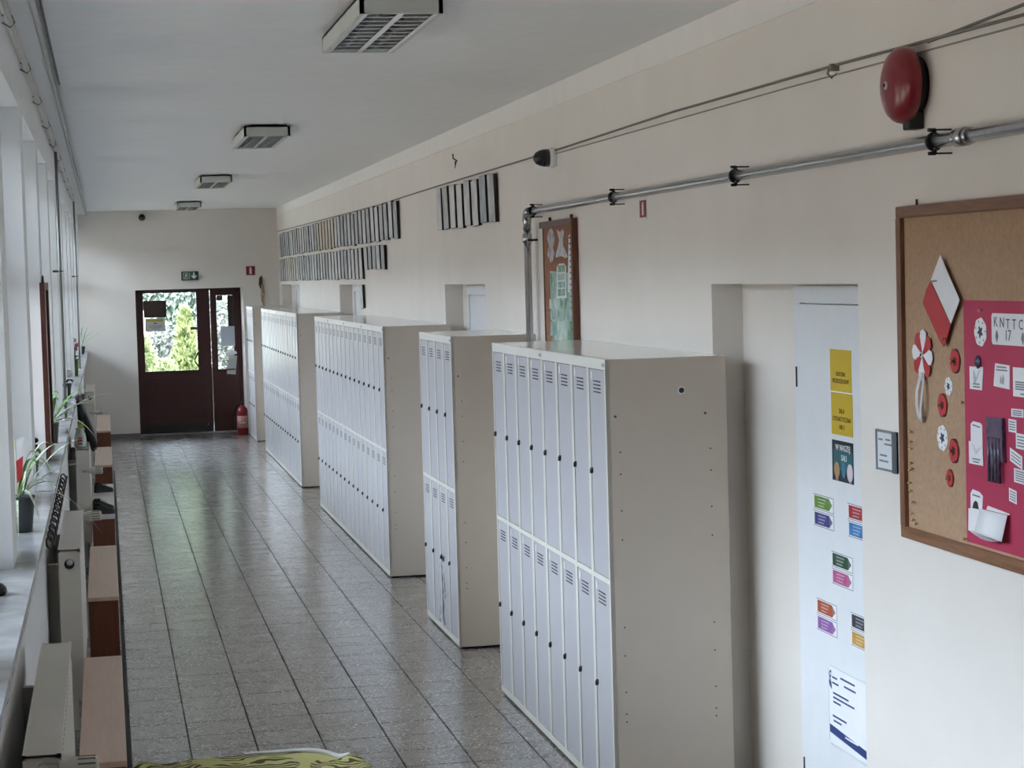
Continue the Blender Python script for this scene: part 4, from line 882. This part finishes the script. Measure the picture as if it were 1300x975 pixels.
cable([(-.185, -2.9, 3.161), (-.182, 8, 3.161), (-.180, 10.6, 3.161)], .004, CAB2, 'short thin cable on the ceiling next to the black cable')
def riser(y, x, label):
    t = thing('heating_riser', label, 'pipe', (x, y, 0))
    MB().tube([(0, 0, SILL + .001), (0, 0, 3.055)], .0105, 10).build('riser_pipe', mat('grey_painted_pipe', (.20, .20, .19), .4), t)
    MB().tube([(math.cos(a) * .016, math.sin(a) * .016, 2.25) for a in [k * .5236 for k in range(13)]], .004, 6, False).box(-.05, -.014, -.005, .005, 2.243, 2.257).tube([(.0, -.03, 2.25), (0, .03, 2.25)], .005, 6).build('pipe_clamp', DARKM, t)
    MB().lathe([(.026, 0), (.026, .006), (.016, .01)], 16, Matrix.Translation((0, 0, SILL))).build('floor_collar', CP, t)
riser(14.2, -.285, 'thin grey heating riser on the fifth window pier with a clamp')
riser(22.6, -.285, 'thin grey heating riser near the far end of the window wall')
# --- framed board hung on the third pier, seen edge on
nb = thing('picture_board', 'tall brown framed picture board hung on a window pier', 'board', (XL, 10.62, 1.27))
wB, hB = .72, .90
DWN = wood_material('dark_red_wood', (.055, .014, .010), (.10, .03, .018), .4, 'Z', 5)
MB().box(.002, .012, .02, wB - .02, .02, hB - .02).build('picture', patch_material('pale_picture', [(.5, .4, .36), (.66, .58, .54), (.75, .7, .68)], 6, .4), nb)
for nm, bb in (('bottom_rail', (0, wB, 0, .04)), ('top_rail', (0, wB, hB - .04, hB)), ('side_rail', (0, .045, .04, hB - .04)), ('side_rail', (wB - .045, wB, .04, hB - .04))): MB().box(.001, .026, *bb).build(nm, DWN, nb)
MB().tube([(.008, .25, hB), (.008, .30, hB + .03), (.008, .36, hB + .035), (.008, .42, hB + .03), (.008, .47, hB)], .004, 6).build('hanging_cord', DARKM, nb)
# --- heating pipe under the sill and curly black cord
hp = tag(MB().tube([(XL + .045, 5.0, 1.165), (XL + .045, 28.9, 1.165)], .016, 10).build('heating_pipe', mat('cream_pipe_paint', (.70, .68, .62), .4)), 'cream heating pipe running along the wall just under the marble sill', 'pipe')
cc = MB(); n = 420; y0, y1 = 7.75, 10.6; pts = []
for i in range(n + 1):
    f = i / n; a = f * 2 * math.pi * 13
    pts.append((-.234 + .014 * math.cos(a), y0 + (y1 - y0) * f, 1.186 + .026 * math.sin(a)))
cc.tube(pts, .0045, 5)
tag(cc.build('curly_cord', BLACK), 'curly black cord hanging along the edge of the sill by the spider plant', 'cord')
# --- panel radiators
def radiator(y0, y1, label, valve=None, plug=False):
    t = thing('radiator', label, 'radiator', (-.265, y0, 0)); w = y1 - y0; d = .10; zb, zt = .17, .90
    MB().box(.012, .030, .012, w - .012, zb, zt - .012).build('rear_panel', RADIA, t)
    fp = MB().box(.080, d, .008, w - .008, zb, zt - .006)
    for k in range(int(w / .0667)): fp.box(d, d + .004, .03 + k * .0667, .062 + k * .0667, zb + .05, zt - .05)
    fp.build('front_panel', RADIA, t, bevel=.002)
    MB().box(.004, d + .006, 0, .004, zb + .01, zt).build('side_cover', RADIA, t); MB().box(.004, d + .006, w - .004, w, zb + .01, zt).build('side_cover', RADIA, t)
    g = MB().box(.004, .014, 0, w, zt - .014, zt + .002).box(d - .006, d + .006, 0, w, zt - .014, zt + .002).box(.014, d - .006, 0, w, zt - .008, zt - .002); g.build('top_cover', RADIA, t)
    for yy in (.25, w - .25): MB().box(-.054, .012, yy - .02, yy + .02, zb + .1, zt - .1).build('wall_bracket', RADIA, t)
    for yy in (.15, w - .18): MB().box(.04, .07, yy, yy + .03, 0, zb).build('foot', RADIA, t)
    VM = mat('valve_white', (.68, .65, .57), .4)
    if valve is not None:
        vy, vz = valve
        v = MB().tube([(.055, vy, vz), (.10, vy, vz)], .012, 10).tube([(.055, vy, vz), (.055, .0 if vy < w / 2 else w, vz)], .010, 8); v.build('valve_body', mat('nickel_valve', (.55, .53, .48), .3, metal=.7), t)
        hd_ = MB().lathe([(.019, 0), (.022, .01), (.022, .022), (.029, .027), (.029, .090), (.026, .102), (.014, .105)], 20, Matrix.Translation((.10, vy, vz)) @ rot_to((1, 0, 0)))
        ho = hd_.build('thermostat_head', VM, t)
        sl = MB()
        for k in range(12):
            a = k * math.pi / 6; sl.box(.150, .196, vy + .0285 * math.cos(a) - .002, vy + .0285 * math.cos(a) + .002, vz + .0285 * math.sin(a) - .002, vz + .0285 * math.sin(a) + .002)
        sl.build('grip_slots', mat('valve_slot', (.16, .15, .12), .5), ho)
    if plug:
        M = Matrix.Translation((.055, 0, zt - .07)) @ rot_to((0, -1, 0))
        MB().lathe([(.024, 0), (.024, .002), (.02, .003)], 18, M).build('plug_hole', BLACK, t)
        MB().lathe([(.015, .002), (.015, .007), (.006, .009)], 14, Matrix.Translation((.057, 0, zt - .062)) @ rot_to((0, -1, 0))).build('plug', mat('plug_grey', (.5, .48, .42), .4), t)
        MB().box(.050, .060, -.0025, 0, zt - .098, zt - .085).build('plug_key', mat('plug_grey', (.5, .48, .42), .4), t)
    return t
radiator(5.56, 7.31, 'cream panel radiator with a white valve by the patterned cloth', (-.035, .868))
radiator(9.90, 11.62, 'cream panel radiator with a black plug hole beside the brown-ended benches', (1.76, .86), True)
radiator(15.97, 17.75, 'cream panel radiator with a jacket and a plastic bag on it', (-.04, .735))
radiator(24.55, 26.3, 'cream panel radiator nearest the end wall', (-.04, .66), True)
# --- benches
PINKL = wood_material('pinkish_laminate', (.64, .44, .32), (.70, .49, .36), .33, 'Y', 3)
WHL = mat('white_laminate', (.74, .72, .70), .3, var=.02)
ENDB = wood_material('dark_red_brown_laminate', (.135, .042, .022), (.175, .058, .03), .35, 'Z', 4)
def bench(y0, y1, top, label, z=.40):
    t = thing('bench', label, 'bench', (-.155, y0, 0)); l = y1 - y0; w = .173
    MB().box(0, w, 0, l, z - .022, z).build('seat', top, t, bevel=.002)
    for yy in (0.004, l / 2 - .011, l - .026): MB().box(.004, w - .004, yy, yy + .022, 0, z - .022).build('end_panel', ENDB, t)
    MB().box(.006, .022, .026, l - .026, .05, z - .022).build('back_board', ENDB, t)
    MB().box(.006, w - .006, .026, l - .026, .11, .128).build('shoe_shelf', ENDB, t)
    return t
bench(7.59, 9.775, PINKL, 'low bench with pinkish seat beside the radiator with the white valve')
bench(11.65, 13.96, PINKL, 'low bench with pinkish seat and dark brown end, second from the patterned cloth')
bench(15.74, 18.31, WHL, 'low bench with a white seat carrying black shoes')
bench(20.24, 22.53, PINKL, 'low bench next beyond the shoes, toward the end wall')
bench(25.0, 28.2, PINKL, 'low bench closest to the end wall')
# --- shoes on the white bench
def shoe(loc, rz, label, m=None):
    """low trainer: sole outline lofted to an ankle opening, toe toward +Y"""
    t = thing('shoe', label, 'shoe', loc, 'black shoes on the white bench'); t.rotation_euler.z = rz; t.scale = (.85, .60, .95)
    UP = mat('black_shoe_upper', (.015, .015, .016), .55, bump=.2, bscale=200); SO = mat('dark_shoe_sole', (.03, .028, .027), .6)
    secs = [(-.13, .020, .075), (-.115, .032, .085), (-.07, .036, .082), (-.02, .034, .075), (.03, .038, .060), (.08, .043, .047), (.115, .036, .040), (.138, .016, .032)]
    b = MB(); vs = []; n = 10
    for y, w, h in secs:
        for k in range(n):
            a = math.pi * k / (n - 1); vs.append((w * math.cos(a), y, .018 + (h - .018) * math.sin(a) ** .8))
    fs = [(i * n + k, i * n + k + 1, (i + 1) * n + k + 1, (i + 1) * n + k) for i in range(len(secs) - 1) for k in range(n - 1)]
    fs += [tuple(range(n)), tuple((len(secs) - 1) * n + k for k in reversed(range(n)))]
    b._add(vs, fs, True).build('upper', UP, t)
    so = MB(); out_ = [(w + .004, y) for y, w, h in secs] + [(-w - .004, y) for y, w, h in reversed(secs)]
    n = len(out_); so._add([(x, y, 0) for x, y in out_] + [(x, y, .020) for x, y in out_], [tuple(range(n)), tuple(range(n, 2 * n))] + [(i, (i + 1) % n, (i + 1) % n + n, i + n) for i in range(n)])
    so.build('sole', SO, t)
    MB().lathe([(.024, .070), (.032, .084), (.027, .092), (.018, .084)], 14, Matrix.Translation((0, -.075, 0)) @ Matrix.Diagonal((1, 1.5, 1, 1))).build('collar', UP, t)
    for k in range(4): MB().tube([(-.02, -.01 + k * .018, .078 - k * .006), (0, -.012 + k * .018, .081 - k * .006), (.02, -.01 + k * .018, .078 - k * .006)], .0025, 5).build('lace', mat('grey_lace', (.10, .10, .11), .7), t)
    return t
shoe((-.066, 15.93, .40), -1.45, 'black trainer lying across the end of the white bench')
shoe((-.070, 16.22, .40), -1.85, 'black trainer in the middle of the shoes on the white bench')
shoe((-.068, 17.6, .40), -1.25, 'black trainer farthest along the white bench')
# --- jacket draped from the sill over the radiator, plastic bag
JK = mat('black_jacket_cloth', (.012, .012, .014), .5, bump=.3, bscale=40)
jprof = [(-.268, 1.264), (-.236, 1.262), (-.200, 1.21), (-.172, 1.13), (-.150, 1.06), (-.128, .99), (-.108, .93), (-.100, .87), (-.110, .80), (-.140, .84), (-.150, .905), (-.205, .908), (-.238, .93), (-.244, 1.02), (-.246, 1.12), (-.248, 1.243)]
b = MB(); nj = len(jprof); ny = 9; rj = random.Random(5)
for u in range(ny):
    f = u / (ny - 1); k = .8 + .2 * math.sin(math.pi * min(1, max(0, f)))
    for i, (x, z) in enumerate(jprof):
        bul = .014 * math.sin(f * 14 + i * .9) * (2 < i < 10)
        b._add([(-.246 + (x + .246) * k + bul * .6 if 1 < i < 10 else x, 16.62 + .62 * f + .015 * math.sin(i), z - .012 * math.sin(f * 11 + i) * (5 < i < 9))], [])
b.f += [(u * nj + i, u * nj + (i + 1) % nj, (u + 1) * nj + (i + 1) % nj, (u + 1) * nj + i) for u in range(ny - 1) for i in range(nj)] + [tuple(range(nj)), tuple((ny - 1) * nj + i for i in range(nj))]
b.sm += [True] * ((ny - 1) * nj + 2)
jk = tag(b.build('jacket', JK), 'black jacket draped from the window sill over a radiator', 'jacket')
md = jk.modifiers.new('soft', 'SUBSURF'); md.levels = 1; md.render_levels = 1
MB().tube([(-.225, 16.72, 1.20), (-.190, 16.66, 1.10), (-.158, 16.62, 1.0), (-.135, 16.60, .92), (-.116, 16.60, .86)], [.016, .026, .03, .028, .022], 10).build('sleeve', JK, jk)
bgm = mat('clear_plastic', (.62, .70, .64), .25, trans=.35, var=.2, scale=25)
pb = thing('plastic_bag', 'pale plastic bag with red print and green tips standing on the radiator', 'bag', (-.222, 16.16, .902)); pb.scale = (1, 1, .62)
MB().lathe([(.040, 0), (.048, .02), (.046, .10), (.040, .16), (.030, .20), (.036, .235)], 14, Matrix.Diagonal((1, 2.4, 1, 1))).build('bag_body', bgm, pb)
RI = mat('red_print_ink', (.50, .06, .04), .5)
for k, (y, z) in enumerate(((-.03, .10), (.0, .125), (.02, .09), (-.015, .06), (.025, .055))):
    MB().sheetY([(-.022 + .012 * (k % 2), z - .012), (.010 + .008 * (k % 3), z - .009), (.014, z + .008), (-.018, z + .006)], -.118, -.1145).build('red_print', RI, pb)
GRB = mat('fresh_green_tips', (.30, .42, .04), .5)
for k in range(4): MB().tube([(-.012 + .008 * k, -.02 + .015 * k, .16), (-.010 + .01 * k, -.02 + .02 * k, .25), (-.02 + .016 * k, -.02 + .02 * k, .33)], [.009, .008, .001], 6).build('green_tip', GRB, pb)
# --- plants on the sill
LEAFG = mat('leaf_green', (.07, .20, .04), .4, var=.25, scale=40, sub=(.16, .34, .08)); LEAFW = mat('leaf_pale', (.50, .60, .40), .4, var=.2, scale=60, sub=(.66, .72, .55))
def strap_leaf(b, base, az, length, rise, droop, w):
    d = Vector((math.cos(az), math.sin(az), 0)); s = Vector((-math.sin(az), math.cos(az), 0)); n = 9; vs = []
    for i in range(n):
        f = i / (n - 1); p = Vector(base) + d * length * f + Vector((0, 0, rise * f * 2 - (rise + droop) * f * f * 1.35))
        ww = w * (1 - f ** 2.5) * (.55 + .45 * math.sin(min(1, f * 2.2) * 1.57)); vs += [p - s * ww, p + Vector((0, 0, -ww * .4)), p + s * ww]
    b._add(vs, [(3 * i + k, 3 * i + k + 1, 3 * i + k + 4, 3 * i + k + 3) for i in range(n - 1) for k in range(2)], True)
def spider_plant(loc, label, potm, pr, phh, leaves, sd, keep):
    t = thing('potted_plant', label, 'plant', loc); rn = random.Random(sd)
    MB().lathe([(pr * .74, 0), (pr * .78, .004), (pr, phh * .94), (pr * 1.05, phh * .95), (pr * 1.05, phh), (pr * .94, phh), (pr * .92, phh - .012), (.001, phh - .012)], 20).build('pot', potm, t)
    for az, ln, ri, dr, w, pale in leaves:
        b = MB(); strap_leaf(b, (rn.uniform(-.012, .012), rn.uniform(-.012, .012), phh - .012), az, ln, ri, dr, w); b.build('leaf', LEAFW if pale else LEAFG, t)
    return t
POTD = mat('dark_grey_pot', (.055, .06, .066), .35); POTG = mat('olive_pot', (.07, .075, .05), .5)
L1 = [(0.05, .27, .14, -.02, .008, 1), (.3, .24, .20, -.06, .008, 1), (-.35, .20, .12, .04, .008, 0), (-.1, .30, .10, .16, .008, 1), (.7, .26, .24, -.02, .007, 1), (1.0, .20, .24, .06, .011, 0), (.2, .12, .26, -.02, .012, 1),
      (.0, .08, .26, .02, .013, 0), (-.6, .11, .24, .04, .012, 0), (.5, .14, .26, .08, .012, 1), (-.9, .14, .10, .10, .009, 1), (1.4, .12, .2, .1, .009, 1), (-.2, .20, .17, .12, .009, 1), (-1.5, .12, .06, .14, .008, 1)]
spider_plant((-.338, 7.80, SILL), 'spider plant in a dark grey pot at the near end of the sill', POTD, .056, .135, L1, 1, 0)
L2 = [(.0, .36, .18, -.04, .014, 1), (.35, .32, .16, .0, .013, 1), (-.3, .28, .12, .14, .015, 1), (.15, .3, .2, .05, .013, 1), (.8, .3, .2, -.05, .012, 0), (1.5, .26, .22, -.02, .01, 1), (1.0, .1, .26, -.0, .013, 0), (-1.2, .14, .22, .0, .014, 0), (-.7, .2, .18, .0, .010, 1), (2.6, .07, .22, -.15, .01, 1)]
spider_plant((-.335, 12.15, SILL), 'spider plant with pale arching leaves beside the picture board', POTG, .05, .12, L2, 2, 0)
L3 = [(.1, .32, .17, -.08, .006, 0), (.5, .2, .2, -.06, .007, 0), (-.6, .12, .2, -.1, .008, 0), (1.3, .12, .22, -.1, .008, 0), (.2, .26, .04, .0, .006, 1)]
spider_plant((-.325, 27.9, SILL), 'small plant with thin arching twigs at the far end of the sill', POTD, .05, .10, L3, 3, 0)
ff = thing('paper_flag', 'small white and red paper flag stuck in the pot of the spider plant', 'flag', (-.342, 7.755, SILL + .122))
MB().tube([(0, 0, 0), (-.002, 0, .235)], .0022, 6).build('stick', mat('flag_stick', (.62, .52, .38), .6), ff)
MB().sheetY([(-.002, .145), (.026, .165), (.030, .24), (-.002, .215)], -.0006, .0006).build('white_half', FW, ff)
MB().sheetY([(-.002, .06), (.020, .085), (.026, .165), (-.002, .145)], -.0006, .0006).build('red_half', FR, ff)
def bloom_plant(loc, label, potm, pr, ph, blooms, bloomm, leafm, bsz, cat='plant'):
    t = thing('potted_plant', label, cat, loc)
    MB().lathe([(pr * .75, 0), (pr, ph * .9), (pr * 1.06, ph * .92), (pr * 1.06, ph), (.001, ph - .008)], 18).build('pot', potm, t)
    rn = random.Random(len(label))
    for k in range(9):
        b = MB(); strap_leaf(b, (0, 0, ph - .01), k * .7, pr * 1.7, .08, .03, .022); b.build('leaf', leafm, t)
    for x, y, z in blooms:
        MB().tube([(0, 0, ph - .01), (x * .5, y * .5, z * .6 + ph * .4), (x, y, z)], .0025, 5).build('stem', leafm, t)
        MB().lathe([(.001, -bsz), (bsz * .8, -bsz * .6), (bsz, 0), (bsz * .7, bsz * .6), (.001, bsz * .8)], 9, Matrix.Translation((x, y, z)), True).build('bloom', bloomm, t)
    return t
bloom_plant((-.372, 10.13, SILL), 'little plant with nearly black flowers in a green pot on the sill', mat('leaf_green_pot', (.06, .15, .05), .5), .034, .095, [(.01, 0, .165), (-.014, .01, .15), (.02, -.01, .14), (0, -.02, .19), (-.01, .02, .18), (.022, .0, .17)], mat('black_violet_bloom', (.02, .012, .02), .6), LEAFG, .014)
bloom_plant((-.338, 17.0, SILL), 'plant with dark leaves and one large white bloom on the sill', POTD, .05, .12, [(-.01, 0, .27), (.03, .0, .20), (-.02, .02, .20)], mat('white_bloom', (.74, .74, .70), .6), mat('blackish_leaf', (.018, .03, .02), .5), .036)
bloom_plant((-.318, 21.2, SILL), 'pink flowers in a green vase toward the far end of the sill', mat('olive_green_vase', (.22, .26, .05), .4), .04, .17, [(0, 0, .36), (.03, .01, .31), (-.03, .0, .33), (.01, .03, .27), (-.02, -.02, .24)], mat('pink_bloom', (.70, .30, .34), .6), LEAFG, .026)
tag(MB().lathe([(.02, 0), (.03, .008), (.027, .022), (.012, .034), (.001, .036)], 9, Matrix.Diagonal((.7, 1.5, 1, 1))).build('rubber_stopper', BLACK, None, (-.336, 6.22, SILL)), 'small black rubber lump lying on the marble sill', 'stopper')
# ================================================================== TABLE WITH PATTERNED CLOTH (lower edge of the view)
tb = thing('table', 'small table hidden under the patterned cloth', 'table', (.32, 5.52, 0)); tb.rotation_euler.z = math.radians(-4)
TW = wood_material('table_wood', (.30, .18, .09), (.36, .23, .12), .4, 'X', 4)
MB().box(-.335, .335, -.495, .495, .70, .728).build('table_top', TW, tb, bevel=.003)
for sx_ in (-1, 1):
    for sy_ in (-1, 1): MB().box(sx_ * .29 - .022, sx_ * .29 + .022, sy_ * .45 - .022, sy_ * .45 + .022, 0, .70).build('leg', TW, tb)
def cloth_material():
    m = bpy.data.materials.new('yellow_patterned_cloth'); m.use_nodes = True; n = m.node_tree.nodes; L = m.node_tree.links
    b = n['Principled BSDF']; b.inputs['Roughness'].default_value = .8
    geo = n.new('ShaderNodeNewGeometry')
    v = n.new('ShaderNodeTexVoronoi'); v.inputs['Scale'].default_value = 8; v.feature = 'F1'; L.new(geo.outputs['Position'], v.inputs['Vector'])
    w = n.new('ShaderNodeTexWave'); w.inputs['Scale'].default_value = 11; w.inputs['Distortion'].default_value = 14; w.inputs['Detail'].default_value = 1; w.wave_type = 'RINGS'; L.new(geo.outputs['Position'], w.inputs['Vector'])
    a = n.new('ShaderNodeMath'); a.operation = 'LESS_THAN'; a.inputs[1].default_value = .70; L.new(v.outputs['Distance'], a.inputs[0])
    c = n.new('ShaderNodeMath'); c.operation = 'GREATER_THAN'; c.inputs[1].default_value = .50; L.new(w.outputs['Fac'], c.inputs[0])
    d = n.new('ShaderNodeMath'); d.operation = 'MULTIPLY'; L.new(a.outputs[0], d.inputs[0]); L.new(c.outputs[0], d.inputs[1])
    x = n.new('ShaderNodeMix'); x.data_type = 'RGBA'; L.new(d.outputs[0], x.inputs[0]); x.inputs[6].default_value = (.56, .54, .22, 1); x.inputs[7].default_value = (.085, .065, .018, 1)
    L.new(x.outputs[2], b.inputs['Base Color']); return m
CLOTH = cloth_material()
def cloth():
    b = MB(); prof = [0, .3, .6, .85, 1.0]
    def outline(a):            # superellipse outline of the draped cloth
        ca, sa = math.cos(a), math.sin(a); e = .34
        return (.375 * math.copysign(abs(ca) ** e, ca), .535 * math.copysign(abs(sa) ** e, sa))
    n = 96; rings = [(0.0, .742), (.5, .742), (.85, .742), (.97, .741), (1.0, .728), (1.012, .66), (1.03, .55), (1.05, .44)]
    vs = []
    for j, (s, z) in enumerate(rings):
        for k in range(n):
            a = 2 * math.pi * k / n; x, y = outline(a); f = 1 + (.03 * math.sin(a * 13) + .02 * math.sin(a * 7 + 1)) * max(0, j - 4) / 3
            zz = z + (.010 * math.sin(a * 9 + .6) + .008 * math.sin(a * 4)) * (j in (2, 3)) + (.012 * math.exp(-((a - 1.25) / .16) ** 2)) * (j in (3, 4))
            vs.append((x * max(s, .01) * f, y * max(s, .01) * f, zz))
    fs = [(j * n + k, j * n + (k + 1) % n, (j + 1) * n + (k + 1) % n, (j + 1) * n + k) for j in range(len(rings) - 1) for k in range(n)]
    b._add(vs, fs, True); return b, vs, n
b, vs, n = cloth()
ct = tag(b.build('tablecloth', CLOTH, None, (.32, 5.52, 0)), 'yellow-green cloth with dark brown pattern and white hem on the table', 'tablecloth'); ct.rotation_euler.z = math.radians(-4)
MB().tube([Vector(vs[3 * n + k]) + Vector((0, .004, .004)) for k in range(14, 25)], [.003, .006, .008, .008, .008, .008, .008, .008, .008, .006, .003], 6).build('white_hem', mat('hem_white', (.72, .72, .74), .6), ct)
# ------------------------------------------------------------------ put every thing's origin at its own base
bpy.context.view_layer.update()
for o in list(COL.objects):
    if o.parent is None and o.type == 'MESH' and o.location.length < 1e-6 and o.data.users == 1 and o.rotation_euler.to_quaternion().angle < 1e-6:
        cs = [v.co for v in o.data.vertices]
        c = Vector(((min(v.x for v in cs) + max(v.x for v in cs)) / 2, (min(v.y for v in cs) + max(v.y for v in cs)) / 2, min(v.z for v in cs)))
        o.data.transform(Matrix.Translation(-c)); o.location = c
        for ch in o.children: ch.location = Vector(ch.location) - c
bpy.context.view_layer.update()
